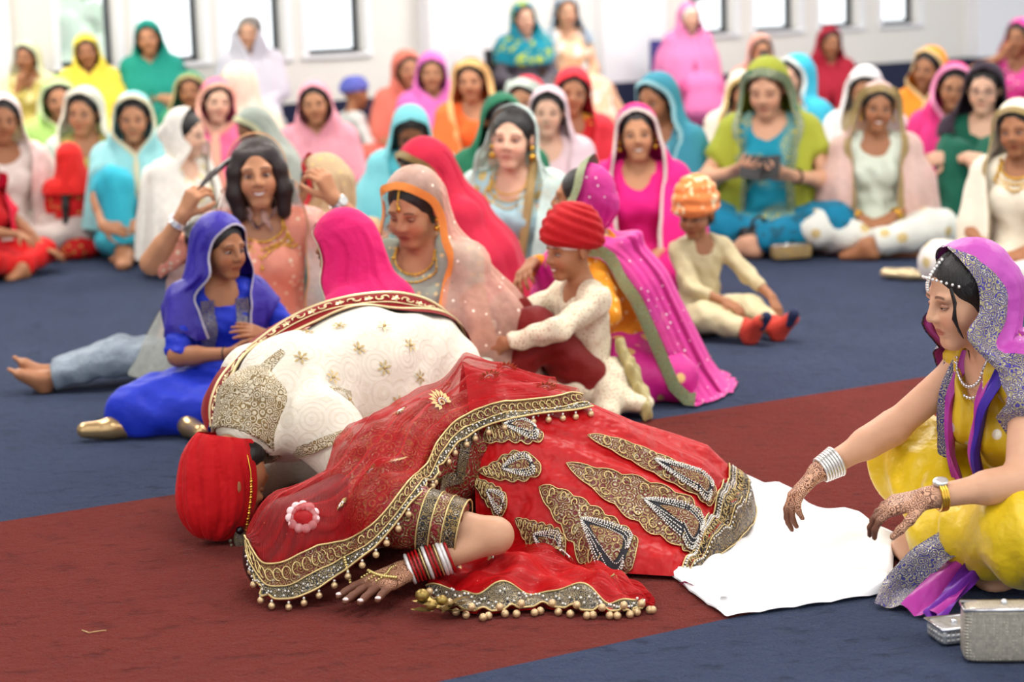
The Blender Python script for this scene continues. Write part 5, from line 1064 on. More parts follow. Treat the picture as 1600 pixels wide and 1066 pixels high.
# ---- skirt: a fan of cloth from the waist to the hem on the carpet
NU, NV_ = 96, 84
nearL = [(-0.10, 4.93), (0.03, 4.84), (0.20, 4.74), (0.36, 4.69), (0.40, 4.70)]; farL = [(-0.16, 5.46), (0.06, 5.56), (0.30, 5.64), (0.52, 5.64), (0.60, 5.58)]
hemN, hemF = V(0.385, 4.70), V(0.66, 5.60)
Us, Vs = np.linspace(0, 1, NU), np.linspace(0, 1, NV_)
def pl(L, t): L = np.array(L); q = np.linspace(0, 1, len(L)); return np.stack([np.interp(t, q, L[:, 0]), np.interp(t, q, L[:, 1])], -1)
SK = np.zeros((NU, NV_, 3))
for j, v in enumerate(Vs):
    vv = min(v / 0.90, 1.0); a = pl(nearL, vv); b = pl(farL, vv)
    Hr = np.interp(vv, [0, 0.15, 0.35, 0.55, 0.75, 0.9, 1.0], [0.435, 0.42, 0.345, 0.265, 0.185, 0.125, 0.095])
    for i, u in enumerate(Us):
        p = a + (b - a) * u; bulge = sin(pi * u); p = p + V(1, 0.05) * bulge * 0.085 * vv ** 1.5
        h = Hr * (sin(pi * u ** 0.92) ** (0.62 + 0.15 * vv))
        pleat = (0.017 * sin(u * 30 + 2.2 * sin(5 * u) + 1.2 * v) + 0.009 * sin(u * 66 + 1 - 2 * v)) * (0.25 + 0.75 * vv) * (0.45 + 0.55 * sin(pi * u))
        wr_ = 0.012 * sin(14 * v + 19 * u + 2 * sin(7 * u)) * (1 - v) ** 1.5
        z = max(h + pleat + wr_, 0.012)
        if v > 0.90:      # the hem turns down to the floor
            t = (v - 0.90) / 0.10; p = p + V(1.0, -0.05) * 0.018 * sin(t * pi / 2) * (0.4 + bulge); z = z * (1 - t) ** 0.8 + 0.008
        SK[i, j] = (p[0], p[1], z)
uvs = np.stack(np.meshgrid(Us, Vs, indexing='ij'), -1).reshape(-1, 2)
sme = mesh('lehenga', SK.reshape(-1, 3), grid_faces(NU, NV_)); setuv(sme, uvs)
lm = NT('lehenga_cloth'); _u = lm.uv(); _sx = lm.new('ShaderNodeSeparateXYZ'); lm.l.new(_u, _sx.inputs[0]); _o = lm.obj()
_n = lm.noise(_o, 30, 4, 0.6); lm.set(Base_Color=lm.mix(_n, lin('a3060b'), lin('c80d12')), Roughness=0.48, Sheen_Weight=0.0); lm.b.inputs['Specular IOR Level'].default_value = 0.28; lm.bump(lm.noise(_o, 9, 3, 0.5), 0.8, 0.05)
lehenga = link('lehenga', sme, lm.m, bride)
def S_(u, v, off=0.0):
    x = np.clip(u, 0, 1) * (NU - 1); y = np.clip(v, 0, 1) * (NV_ - 1); i = min(int(x), NU - 2); j = min(int(y), NV_ - 2); a, b = x - i, y - j
    p = SK[i, j] * (1 - a) * (1 - b) + SK[i + 1, j] * a * (1 - b) + SK[i, j + 1] * (1 - a) * b + SK[i + 1, j + 1] * a * b
    if off: nn = np.cross(SK[i + 1, j] - SK[i, j], SK[i, j + 1] - SK[i, j]); nn = unit(nn); nn = nn if nn[2] > 0 or nn[1] < 0 else -nn; p = p + nn * off
    return p
# hem band
def uv_patch(u0, u1, v0, v1, mat, nm, off=0.004, nu=60, nv=10):
    P = [S_(u, v, off) for u in np.linspace(u0, u1, nu) for v in np.linspace(v0, v1, nv)]; return link(nm, mesh(nm, P, grid_faces(nu, nv)), mat, lehenga)
HEMZ = zari('1d0b0e', 'c2a468', 'dcd6c6', 42, dens=-0.15)
uv_patch(0.0, 0.85, 0.80, 1.0, HEMZ, 'hem_band', 0.005, 96, 20)

SCR = scr(SK.reshape(-1, 3)); DEPTH = (SK.reshape(-1, 3) - CAMP) @ _F
def uvat(px, py):
    d = np.hypot(SCR[:, 0] - px, SCR[:, 1] - py); c = np.where(d < max(6.0, d.min() + 2))[0]; k = c[np.argmin(DEPTH[c])]; return V(*uvs[k])
NAVYB = plain('14141e', 0.6, name='navy_velvet'); BEAD = plain('e6e2da', 0.2, 0.5, name='silver_bead'); CORD = plain('d6bd82', 0.38, 0.55, name='gold_cord')
MOT = zari('6a0a10', 'cdb074', 'e2dac6', 48, dens=0.15)
def motif(tip, base, hw, par, surf=None, scal=7, inner=True):
    """a paisley spray: scalloped gold ground, dark inner drop ringed with silver beads, gold cord outline"""
    surf = surf or S_; a, b = uvat(*tip), uvat(*base); P0, P1 = surf(*a), surf(*b); L = np.linalg.norm(P1 - P0)
    du = b - a; eu = np.linalg.norm(surf(*((a + b) / 2 + V(0.01, 0))) - surf(*((a + b) / 2))) / 0.01; ev_ = np.linalg.norm(surf(*((a + b) / 2 + V(0, 0.01))) - surf(*((a + b) / 2))) / 0.01
    dm = V(du[0] * eu, du[1] * ev_); dm /= np.linalg.norm(dm) + 1e-9; pm = V(-dm[1], dm[0])
    X = lambda s_, t_, o: surf(*(a + du * s_ + V(pm[0] / eu, pm[1] / ev_) * t_), o)
    prof = lambda s_: hw * (max(1e-4, s_) ** 0.62) * (max(0.0, 1 - s_ ** 5)) ** 0.5 * (0.80 + 0.20 * abs(sin(scal * pi * s_)))
    ss = np.linspace(0.0, 0.998, 40); tt = np.linspace(-1, 1, 9)
    o = link('paisley_ground', mesh('paisley_ground', [X(s_, t_ * prof(s_), 0.0045 + 0.004 * (1 - t_ * t_)) for s_ in ss for t_ in tt], grid_faces(40, 9)), MOT, par)
    g = Geo(); g.tube([X(s_, prof(s_), 0.006) for s_ in ss] + [X(s_, -prof(s_), 0.006) for s_ in ss[::-1]], 0.0017, 4, True)
    q = lambda s_, k: hw * k * (np.clip((s_ - 0.42) / 0.5, 0, 1) ** 0.75) * (max(0.0, 1 - np.clip((s_ - 0.42) / 0.5, 0, 1) ** 6)) ** 0.5
    if inner:
        s2 = np.linspace(0.42, 0.919, 22)
        for k, of, m, nm in ((0.70, 0.0105, NAVYB, 'drop_ground'), (0.34, 0.0125, MOT, 'drop_centre')):
            link(nm, mesh(nm, [X(s_ if k > 0.5 else 0.52 + (s_ - 0.42) * 0.68, t_ * q(s_, k), of) for s_ in s2 for t_ in np.linspace(-1, 1, 5)], grid_faces(22, 5)), m, par)
        gb = Geo()
        th_ = np.linspace(0, pi, 160); sc_ = 0.42 + 0.4985 * (1 - np.cos(th_)) / 2
        for k, r in ((0.76, 0.0027), (0.64, 0.0030), (0.50, 0.0024), (0.34, 0.0022)):
            for sg in (-1, 1):
                C3 = np.array([X(0.42 + (x_ - 0.42) * (0.86 + 0.16 * k) + 0.03 * (1 - k), sg * q(x_, k), 0.0125) for x_ in sc_]); Lc = np.concatenate([[0], np.cumsum(np.linalg.norm(np.diff(C3, axis=0), axis=1))])
                for d_ in np.arange(0, Lc[-1], 2.3 * r): i_ = min(int(np.interp(d_, Lc, np.arange(160))), 159); gb.ball(C3[i_], r, 5, 3)
        gb.build('bead_rows', BEAD, par)
        for sg in (-1, 1):     # curls along the neck of the spray
            for s_ in np.linspace(0.12, 0.9, 9):
                w_ = prof(s_) * 0.82; g.tube([X(s_ + 0.022 * cos(c), sg * (w_ - 0.012 + 0.010 * sin(c)), 0.010) for c in np.linspace(0, 4.4, 9)], 0.0019, 4)
    g.build('cord_outline', CORD, par)
for tip, base, hw in (((915, 680), (1122, 776), 0.070), ((882, 724), (1100, 840), 0.112), ((842, 764), (990, 872), 0.098), ((806, 810), (884, 862), 0.066)): motif(tip, base, hw, lehenga)
for tip, base, hw in (((752, 690), (848, 674), 0.058), ((748, 735), (840, 724), 0.052), ((736, 750), (790, 796), 0.046)): motif(tip, base, hw, lehenga, scal=5)
# cords and beads along the hem band
g = Geo(); gb = Geo()
for v, r in ((0.80, 0.0022), (0.845, 0.0016), (0.915, 0.0016), (0.99, 0.0022)):
    g.tube([S_(u, v, 0.007) for u in np.linspace(0.0, 0.85, 140)], r, 4)
for k, u in enumerate(np.linspace(0.01, 0.84, 64)):
    for vc, rv in ((0.88, 0.022),):
        g.tube([S_(u + 0.005 * cos(c), vc + rv * sin(c) * (1 if k % 2 else -1), 0.0065) for c in np.linspace(0, 4.6, 9)], 0.0013, 4)
    for vc in (0.822, 0.835): gb.ball(S_(u, vc, 0.008), 0.0030, 5, 3); gb.ball(S_(u + 0.0065, vc, 0.008), 0.0030, 5, 3)
    gb.ball(S_(u + 0.003, 0.925, 0.008), 0.003, 5, 3)
g.build('hem_cord', CORD, lehenga); gb.build('hem_beads', BEAD, lehenga)
# sleeve bands, seam cords
slf = Fld(); slf.cone(bsN, sl_end, 0.082, 0.066, 0.03)
ax_s = unit(sl_end - bsN)
def ring_band(c0, c1, r0, r1, mat, nm, par, nu=40, nv=5):
    a = unit(np.cross(ax_s, V(0, 0, 1))); b = np.cross(ax_s, a); P = []
    for i in range(nu):
        t = 2 * pi * i / nu
        for j in range(nv): k = j / (nv - 1); P.append(c0 + (c1 - c0) * k + (r0 + (r1 - r0) * k) * (cos(t) * a + sin(t) * b))
    P = np.array(P); P[:, 2] = np.maximum(P[:, 2], 0.01); return link(nm, mesh(nm, P, grid_faces(nu, nv, True)), mat, par)
L_ = np.linalg.norm(sl_end - bsN); rad = lambda d: 0.0865 + (0.0705 - 0.0865) * d / L_
for d0, d1, m in ((L_ - 0.030, L_ + 0.004, zari('16141c', 'c2a062', 'dad4c8', 75)), (L_ - 0.058, L_ - 0.034, MOT), (L_ - 0.088, L_ - 0.062, zari('16141c', 'b8a070', 'e4dfd4', 65))):
    ring_band(bsN + ax_s * d0, bsN + ax_s * d1, rad(d0), rad(d1), m, 'sleeve_band', blouse)
g = Geo()
for d in (L_ + 0.004, L_ - 0.031, L_ - 0.060, L_ - 0.090): bangle(g, bsN + ax_s * d, ax_s, rad(d) + 0.001, 0.0022, 36)
g.build('sleeve_cord', CORD, blouse)
wb = [camhit(bl, *p) for p in ((742, 672), (733, 700), (726, 728), (720, 756), (716, 782))]
strip(bl, wb, 1, 0.030, zari('14121a', 'b8a070', 'e6e2d8', 70, dens=0.1), 'waist_band', blouse)
# bangles, hand chain and hanging gold ornaments
ax_f = unit(beN - bwN); w0 = bwN
RB, WB = plain('a80f16', 0.18, name='red_lacquer'), plain('e9e4e2', 0.15, 0.3, name='silver_lacquer')
for k, (m, th) in enumerate([(WB, .0048), (RB, .0032), (RB, .0032), (RB, .0032), (CORD, .0022), (WB, .0046), (RB, .0032), (RB, .0032), (CORD, .0022), (WB, .0052), (WB, .0046), (RB, .0034)]):
    g = Geo(); bangle(g, w0 + ax_f * (0.014 + 0.0088 * k), ax_f, 0.0345 + 0.0009 * k, th, 30); g.build('bangle', m, bride)
hx = unit(bhd); hz = unit(V(-0.1, -0.25, 1) - hx * (V(-0.1, -0.25, 1) @ hx)); hy = np.cross(hz, hx) * -1; fr = lambda a, b, c: bwN + 1.16 * (hx * a + hy * b + hz * c)
g = Geo()
for b in np.linspace(-0.034, 0.036, 16): g.ball(fr(0.076 + 0.006 * cos(b * 60), b, 0.0155), 0.0048, 6, 4)
for a in np.linspace(0.0, 0.075, 12): g.ball(fr(a, 0.008 * sin(a * 60), 0.0165), 0.0036, 6, 4)
for b in (0.027, 0.009, -0.009): 
    for a in np.linspace(0.08, 0.105, 4): g.ball(fr(a, b, 0.0150 - 0.1 * (a - 0.08)), 0.0034, 6, 4)
g.build('hand_chain', plain('cdb878', 0.25, 0.85, name='pale_gold'), bride)
g = Geo(); kc = wp(668, 926, 4.46)
[g.ball(kc + V(*q_), r_, 12, 6, (1, 1, 0.85)) for q_, r_ in (((-0.012, 0.0, -0.006), 0.017), ((0.032, -0.004, -0.018), 0.014), ((0.008, -0.016, -0.026), 0.013))]; 
for k in range(14):
    a = k * 2.4; c = kc + V(0.045 * cos(a) + 0.03, 0.02 * sin(a) - 0.01, -0.028 + 0.012 * sin(k)); c[2] = max(c[2], 0.012); d = unit(V(cos(a), 0.5 * sin(a), 0.15)); q = unit(np.cross(d, V(0, 0, 1))) * 0.013
    g.add([c - d * 0.026, c + q + V(0, 0, 0.004), c + d * 0.026, c - q], [(0, 1, 2, 3)])
g.build('gold_wrist_pendants', plain('9c8448', 0.4, 0.8, name='antique_gold'), bride)
# flower of white petals in her hair
fc = snap(hb, camhit(hb, 472, 812)[None], 0.004)[0]; fnm = hb.grad(fc[None])[0]; fa = unit(np.cross(fnm, V(0, 0, 1))); fb2 = np.cross(fnm, fa); PETAL = plain('f6d4d4', 0.6, name='petal'); flw = link('hair_flower', None, None, bride) if 0 else None
g = Geo(); g.ball(fc + fnm * 0.006, 0.026, 12, 6, (1, 1, 0.6)); flw = g.build('hair_flower', plain('b3121c', 0.6, name='red_petal'), bride)
for k in range(11):
    t = k * 2 * pi / 11; d = cos(t) * fa + sin(t) * fb2; pearl(fc + d * 0.030 + fnm * 0.008, 0.0115, PETAL, flw, 'petal')
g = Geo()
for t in np.linspace(0, 1, 16): p = wp(538 + 14 * t, 872 + 58 * t, 4.60 - 0.02 * t); g.ball(p, 0.0048, 6, 4)
g.build('earring_chain', plain('cdb878', 0.25, 0.85, name='pale_gold'), bride)

# ---- the veil: stretched over what lies beneath it -----------------------
GX, GY, CELL = np.arange(-1.0, 0.9, 0.012), np.arange(4.3, 6.1, 0.012), 0.012
def heights(objs):
    H = np.zeros((len(GX), len(GY)))
    for o in objs:
        me = o.data; c = np.zeros(len(me.vertices) * 3, np.float32); me.vertices.foreach_get('co', c); c = c.reshape(-1, 3)
        i = np.clip(((c[:, 0] - GX[0]) / CELL).round().astype(int), 0, len(GX) - 1); j = np.clip(((c[:, 1] - GY[0]) / CELL).round().astype(int), 0, len(GY) - 1); np.maximum.at(H, (i, j), c[:, 2])
    def dil(A): B = A.copy(); B[1:] = np.maximum(B[1:], A[:-1]); B[:-1] = np.maximum(B[:-1], A[1:]); C2 = B.copy(); B[:, 1:] = np.maximum(B[:, 1:], C2[:, :-1]); B[:, :-1] = np.maximum(B[:, :-1], C2[:, 1:]); return B
    def ero(A): return -dil(-A)
    return ero(dil(H))
H0 = heights([bride, blouse, lehenga] + [o for o in bride.children if o.name.startswith('hair')])
H = H0.copy()
for _ in range(26):
    B = H.copy(); B[1:-1, 1:-1] = (H[:-2, 1:-1] + H[2:, 1:-1] + H[1:-1, :-2] + H[1:-1, 2:]) / 4; H = np.maximum(H0, B)
Hs = H.copy()
for _ in range(3): Hs[1:-1, 1:-1] = (Hs[:-2, 1:-1] + Hs[2:, 1:-1] + Hs[1:-1, :-2] + Hs[1:-1, 2:] + 2 * Hs[1:-1, 1:-1]) / 6
Hs = np.maximum(Hs, H0 + 0.002)
def hz_(x, y, A=None):
    A = Hs if A is None else A; a = np.clip((np.asarray(x) - GX[0]) / CELL, 0, len(GX) - 1.01); b = np.clip((np.asarray(y) - GY[0]) / CELL, 0, len(GY) - 1.01); i, j = a.astype(int), b.astype(int); a, b = a - i, b - j
    return A[i, j] * (1 - a) * (1 - b) + A[i + 1, j] * a * (1 - b) + A[i, j + 1] * (1 - a) * b + A[i + 1, j + 1] * a * b
def onveil(px, py):
    for Y in np.arange(4.4, 6.0, 0.004):
        p = atY(px, py, Y)
        if p[2] <= hz_(p[0], p[1]) + 0.006: return p
    return ground(px, py)
NEAR = [(386, 872), (396, 915), (424, 946), (462, 944), (500, 926), (540, 900), (566, 880), (590, 862), (618, 830), (650, 785), (684, 738), (712, 700), (750, 676), (800, 660), (850, 652), (895, 648), (926, 642)]
nv_ = np.array([onveil(*p) for p in NEAR]); 
axis = [(-0.63, 4.70), (-0.60, 4.68), (-0.565, 4.68), (-0.52, 4.70), (-0.48, 4.74), (-0.43, 4.79), (-0.38, 4.85), (-0.33, 4.90), (-0.27, 4.96), (-0.21, 5.01), (-0.14, 5.07), (-0.08, 5.12), (-0.02, 5.17), (0.03, 5.22), (0.08, 5.27), (0.12, 5.31), (0.15, 5.34)]
wid = [0.02, 0.06, 0.11, 0.14, 0.17, 0.20, 0.23, 0.26, 0.29, 0.32, 0.33, 0.33, 0.32, 0.31, 0.30, 0.28, 0.26]
far = np.array([(a[0] - 0.75 * w, a[1] + 0.67 * w) for a, w in zip(axis, wid)])
NA_, NB_ = 130, 90; ta = np.linspace(0, len(NEAR) - 1, NA_); kk = np.arange(len(NEAR))
sm = lambda arr: np.stack([np.interp(ta, kk, arr[:, k]) for k in range(arr.shape[1])], 1)
def smooth1(A, n): 
    for _ in range(n): A[1:-1] = 0.5 * A[1:-1] + 0.25 * (A[:-2] + A[2:])
    return A
nearc, farc = smooth1(sm(nv_), 6), smooth1(sm(far), 6)
VG = np.zeros((NA_, NB_, 3)); bs = np.linspace(0, 1, NB_) ** 1.25
for i in range(NA_):
    xy = nearc[i, None, :2] * (1 - bs[:, None]) + farc[i, None] * bs[:, None]; z = hz_(xy[:, 0], xy[:, 1]) + 0.012
    w = np.exp(-bs / 0.03); z = z * (1 - w) + (nearc[i, 2] + 0.008) * w
    s_ = i / NA_
    rp = 0.010 * (np.sin(26 * bs + 5 * s_ + 1.2 * np.sin(5 * s_)) + 0.7 * np.sin(51 * bs - 6 * s_ + 1) + 0.45 * np.sin(88 * bs + 8 * s_)) * np.clip((s_ - 0.12) * 3, 0, 1) * (1 - w)
    VG[i, :, :2] = xy; VG[i, :, 2] = np.maximum(z + 0.009 * np.clip((s_ - 0.12) * 3, 0, 1) * (1 - w) + rp, 0.012)
for _ in range(2): VG[1:-1, 1:-1] = (VG[:-2, 1:-1] + VG[2:, 1:-1] + VG[1:-1, :-2] + VG[1:-1, 2:] + 4 * VG[1:-1, 1:-1]) / 8
def redsheer(a0):
    t = NT('red_net'); o = t.obj(); mp = t.new('ShaderNodeMapping'); mp.inputs['Scale'].default_value = (2.5, 26, 1); mp.inputs['Rotation'].default_value = (0, 0, 0.12); t.l.new(t.uv(), mp.inputs[0]); n = t.noise(mp.outputs[0], 1.0, 3); lw = t.new('ShaderNodeLayerWeight'); lw.inputs[0].default_value = 0.4
    a = t.math('ADD', t.math('ADD', a0, t.math('MULTIPLY', t.math('SUBTRACT', n, 0.5), 0.8)), t.math('MULTIPLY', t.math('POWER', lw.outputs['Facing'], 2.0), 0.4), clamp=True)
    v = t.vor(o, 60, 'F1', 1.0); sp = t.step(v.outputs['Distance'], 0.10, 0.06)
    t.set(Base_Color=t.mix(sp, lin('c40a12'), lin('e8a080')), Roughness=0.45, Alpha=a, Sheen_Weight=0.0); t.b.inputs['Specular IOR Level'].default_value = 0.2; t.bump(t.math('ADD', t.math('MULTIPLY', n, 1.4), t.math('MULTIPLY', t.noise(o, 40, 3), 0.35)), 0.7, 0.02); return t.m
RS = redsheer(0.43)
vme = mesh('veil', VG.reshape(-1, 3), grid_faces(NA_, NB_)); setuv(vme, np.stack(np.meshgrid(np.linspace(0, 1, NA_), bs, indexing='ij'), -1).reshape(-1, 2)); veil = link('veil', vme, RS, bride)
def gridn(A):
    n = np.cross(np.gradient(A, axis=0), np.gradient(A, axis=1)); n = n / (np.linalg.norm(n, axis=2, keepdims=True) + 1e-9); s = np.sign((n * (CAMP - A)).sum(2, keepdims=True)); return n * s
VN = gridn(VG); cum = np.concatenate([np.zeros((NA_, 1)), np.cumsum(np.linalg.norm(np.diff(VG, axis=1), axis=2), 1)], 1)
def vat(i, d, off=0.0):       # d metres in from the near edge, on row i
    x = np.interp(d, cum[i], np.arange(NB_)); j = min(int(x), NB_ - 2); a = x - j; return VG[i, j] * (1 - a) + VG[i, j + 1] * a + (VN[i, j] * (1 - a) + VN[i, j + 1] * a) * off
WF = lambda i: float(np.interp(i, [0, 8, 34, 52, NA_], [0.9, 1.75, 1.75, 1.0, 1.05]))
def band(i0, i1, w, mat, nm, off=0.005, rows=7, d0=0.0):
    P = [vat(i, (d0 + (w - d0) * k) * WF(i), off) for i in range(i0, i1) for k in np.linspace(0, 1, rows)]; return link(nm, mesh(nm, P, grid_faces(i1 - i0, rows)), mat, veil)
BZ, BD = zari('6b0c12', 'c4a164', 'd8ccb4', 60, dens=0.1), zari('14121a', 'c8b488', 'e6e2d8', 75, dens=0.1)
band(2, NA_, 0.024, BD, 'veil_border'); band(2, NA_, 0.056, BZ, 'veil_border', 0.0045, d0=0.0245)
g, gb = Geo(), Geo()
for d, r in ((0.0, 0.0028), (0.0245, 0.0022), (0.057, 0.0026)): g.tube([vat(i, d * WF(i), 0.007) for i in range(2, NA_)], r, 5)
arc = np.concatenate([[0], np.cumsum(np.linalg.norm(np.diff(VG[:, 0], axis=0), axis=1))])
PW = plain('d9b98c', 0.3, 0.5, name='gold_pearl'); pg = Geo()
for q in np.arange(0.03, arc[-1], 0.040):
    i = int(np.interp(q, arc, np.arange(NA_))); p = vat(i, 0.0, 0.004) + V(0.0, -0.006, -0.016); p[2] = max(p[2], 0.010); pearl(p, 0.0082, PW, veil); gb.ball(p + V(0, 0.003, 0.010), 0.004, 5, 3)
for q in np.arange(0.02, arc[-1], 0.0085):
    i = int(np.interp(q, arc, np.arange(NA_))); gb.ball(vat(i, WF(i) * (0.012 + 0.006 * sin(q * 300)), 0.008), 0.0032, 5, 3)
for q in np.arange(0.03, arc[-1], 0.022):
    i = int(np.interp(q, arc, np.arange(NA_))); i = min(max(i, 4), NA_ - 4)
    g.tube([vat(i, 0.041 * WF(i), 0.007) + (VG[i + 2, 0] - VG[i - 2, 0]) / (np.linalg.norm(VG[i + 2, 0] - VG[i - 2, 0]) + 1e-9) * 0.008 * WF(i) ** 0.5 * cos(c) + (vat(i, 0.05, 0) - vat(i, 0.04, 0)) * 0.9 * WF(i) * sin(c) for c in np.linspace(0, 4.8, 9)], 0.0019, 4)
g.build('border_cord', CORD, veil); gb.build('border_beads', BEAD, veil)
# sprigs scattered over the net
for (ai, d, r) in ((70, 0.16, 0.03), (88, 0.13, 0.034), (60, 0.20, 0.022), (104, 0.17, 0.03), (78, 0.27, 0.026), (112, 0.26, 0.03), (96, 0.32, 0.026), (48, 0.16, 0.02), (118, 0.12, 0.03)):
    g, gb = Geo(), Geo(); c = vat(ai, d, 0.006); nn = unit(vat(ai, d, 0.01) - vat(ai, d, 0)); t1 = unit(vat(min(ai + 2, NA_ - 1), d) - vat(ai - 2, d)); t2 = np.cross(nn, t1)
    for k in range(11):
        a = -0.4 + k * 0.39; e = t1 * cos(a) + t2 * sin(a); f_ = -t1 * sin(a) + t2 * cos(a); rr_ = r * (1 + 0.25 * sin(a))
        g.add([c + e * rr_ * 0.35, c + e * rr_ * 0.7 + f_ * r * 0.16 + nn * 0.003, c + e * rr_, c + e * rr_ * 0.7 - f_ * r * 0.16 + nn * 0.003], [(0, 1, 2, 3)]); gb.ball(c + e * r * 0.34 + nn * 0.002, 0.0026, 5, 3)
    g.tube([c + (t1 * cos(q) + t2 * sin(q)) * r * 0.2 for q in np.linspace(0, 6.28, 12)[:-1]], 0.002, 4, True); g.build('gold_sprig', CORD, veil); gb.build('bead_ring', BEAD, veil)
# ---- end of the veil lying in folds on the carpet in front
TOP = [(672, 868), (715, 848), (762, 846), (820, 848), (878, 856), (930, 874), (975, 898), (1008, 922), (1024, 940)]
BOT = [(668, 930), (705, 950), (750, 960), (800, 954), (850, 950), (905, 955), (950, 958), (990, 953), (1022, 946)]
ta2 = np.linspace(0, 8, 100); G1 = np.array([ground(p[0], p[1], 0.055 - 0.005 * k) for k, p in enumerate(TOP)]); G2 = np.array([ground(*p, 0.012) for p in BOT])
G1 = smooth1(np.stack([np.interp(ta2, range(9), G1[:, k]) for k in range(3)], 1), 8); G2 = smooth1(np.stack([np.interp(ta2, range(9), G2[:, k]) for k in range(3)], 1), 5)
FG = np.zeros((100, 30, 3))
for j, t in enumerate(np.linspace(0, 1, 30)):
    s_ = np.linspace(0, 1, 100); FG[:, j] = G1 * (1 - t) + G2 * t
    FG[:, j, 2] += (0.036 * sin(pi * t) * np.sin(s_ * pi) * (0.7 + 0.5 * np.sin(s_ * 17 + 4 * t)) + 0.016 * np.sin(s_ * 40 + 9 * t) * (t * (1.2 - t)) + 0.010 * np.sin(s_ * 24 - 16 * t))
FG[..., 2] = np.maximum(FG[..., 2], 0.010); 
for k in range(100): FG[k, -1, 2] = 0.010 + 0.012 * max(0, sin(k * 0.55))
fme = mesh('veil_end', FG.reshape(-1, 3), grid_faces(100, 30)); setuv(fme, np.stack(np.meshgrid(np.linspace(0, 1, 100), np.linspace(0, 0.5, 30), indexing='ij'), -1).reshape(-1, 2)); fold = link('veil_end', fme, redsheer(0.66), bride)
UG = FG.copy(); UG[..., 2] = np.maximum(UG[..., 2] - 0.012, 0.006); UG[:, :, 1] += 0.012
link('lining', mesh('lining', UG.reshape(-1, 3)[:], grid_faces(100, 30)), cloth('a5070d', rough=0.5, wr=0.5), fold)
FN = gridn(FG)
def fat(s_, t, off): i, j = min(int(s_ * 99), 98), min(int(t * 29), 28); a, b = s_ * 99 - i, t * 29 - j; p = FG[i, j] * (1 - a) * (1 - b) + FG[i + 1, j] * a * (1 - b) + FG[i, j + 1] * (1 - a) * b + FG[i + 1, j + 1] * a * b; return p + FN[i, j] * off
link('veil_border', mesh('veil_border', [fat(s_, t, 0.005) for s_ in np.linspace(0, 0.93, 90) for t in np.linspace(0.80, 0.999, 6)], grid_faces(90, 6)), BD, fold)
g, gb, pg = Geo(), Geo(), Geo()
g.tube([fat(s_, 0.80, 0.006) for s_ in np.linspace(0, 0.93, 90)], 0.0024, 5); g.tube([fat(s_, 0.995, 0.006) for s_ in np.linspace(0, 0.93, 90)], 0.0026, 5)
for k, s_ in enumerate(np.linspace(0.02, 0.99, 30)):
    p = fat(min(s_, 0.93) if k < 28 else s_, 0.999, 0.004) + V(0.004 * sin(k * 3), -0.012 - 0.008 * (k % 2), -0.002); p[2] = 0.0095 if k % 3 else 0.03; pearl(p, 0.0092, PW, fold)
for s_ in np.linspace(0, 0.93, 70): gb.ball(fat(s_, 0.9 + 0.05 * sin(s_ * 90), 0.008), 0.004, 5, 3)
g.build('border_cord', CORD, fold); gb.build('border_beads', BEAD, fold)
Ls, Lt = np.linalg.norm(np.diff(FG[:, 12], axis=0), axis=1).sum(), np.linalg.norm(np.diff(FG[50], axis=0), axis=1).sum()
for (s_, t, r) in ((0.30, 0.42, 0.024), (0.70, 0.46, 0.036), (0.52, 0.25, 0.026), (0.12, 0.5, 0.022)):
    g, gb = Geo(), Geo(); F_ = lambda a, q, o=0.008: fat(np.clip(s_ + q * cos(a) / Ls, 0, 1), np.clip(t - q * sin(a) / Lt, 0, 1), o)
    for k in range(12):
        a = -0.3 + k * 0.34; rr_ = r * (1 + 0.25 * sin(a)); g.add([F_(a, r * 0.4), F_(a + 0.16, r * 0.7, 0.011), F_(a, rr_), F_(a - 0.16, r * 0.7, 0.011)], [(0, 1, 2, 3)]); gb.ball(F_(a, r * 0.42, 0.009), 0.003, 5, 3)
    g.build('gold_sprig', CORD, fold); gb.build('bead_ring', BEAD, fold)
# ------------------------------------------------------------------ the sheet, the helper in yellow, bags and shoes
def sheet_mesh():
    L = [(1030, 850), (1100, 716), (1180, 752), (1262, 792), (1330, 815), (1400, 842)]; Bt = [(1050, 905), (1092, 940), (1135, 968), (1215, 957), (1300, 945), (1392, 930)]
    t = np.linspace(0, 5, 80); a = np.array([ground(*p)[:2] for p in L]); b = np.array([ground(*p)[:2] for p in Bt])
    A = np.stack([np.interp(t, range(6), a[:, k]) for k in (0, 1)], 1); B = np.stack([np.interp(t, range(6), b[:, k]) for k in (0, 1)], 1); G = np.zeros((80, 60, 3))
    for j, q in enumerate(np.linspace(0, 1, 60)):
        G[:, j, :2] = A * (1 - q) + B * q; x, y = G[:, j, 0], G[:, j, 1]
        w = 0.011 * np.sin(22 * x + 9 * y + 2 * np.sin(8 * y)) + 0.010 * np.sin(13 * y - 26 * x + 1.5 * np.sin(9 * x)) + 0.004 * np.sin(50 * x + 20 * y)
        ridge = 0.020 * np.exp(-((x - 0.43 - 0.1 * (y - 4.4)) / 0.03) ** 2) * (q > 0.4)
        ridge = ridge + 0.03 * np.exp(-((x - 0.90) / 0.05) ** 2) * np.exp(-((y - 4.95) / 0.12) ** 2)
        G[:, j, 2] = 0.016 + np.clip(w, -0.008, 0.02) + ridge
    G[:, -1, 2] = 0.006 + 0.004 * np.abs(np.sin(np.arange(80) * 0.3)); G[:, 0, 2] = 0.008; G[-1, :, 2] = 0.010
    m = np.exp(-np.linspace(0, 1, 60) * 0)[None]; return G
SG = sheet_mesh(); tSH = NT('white_cotton'); _o = tSH.obj(); tSH.set(Base_Color=lin('f6f6f8'), Roughness=0.8, Sheen_Weight=0.2); tSH.bump(tSH.noise(_o, 18, 4), 0.3, 0.02)
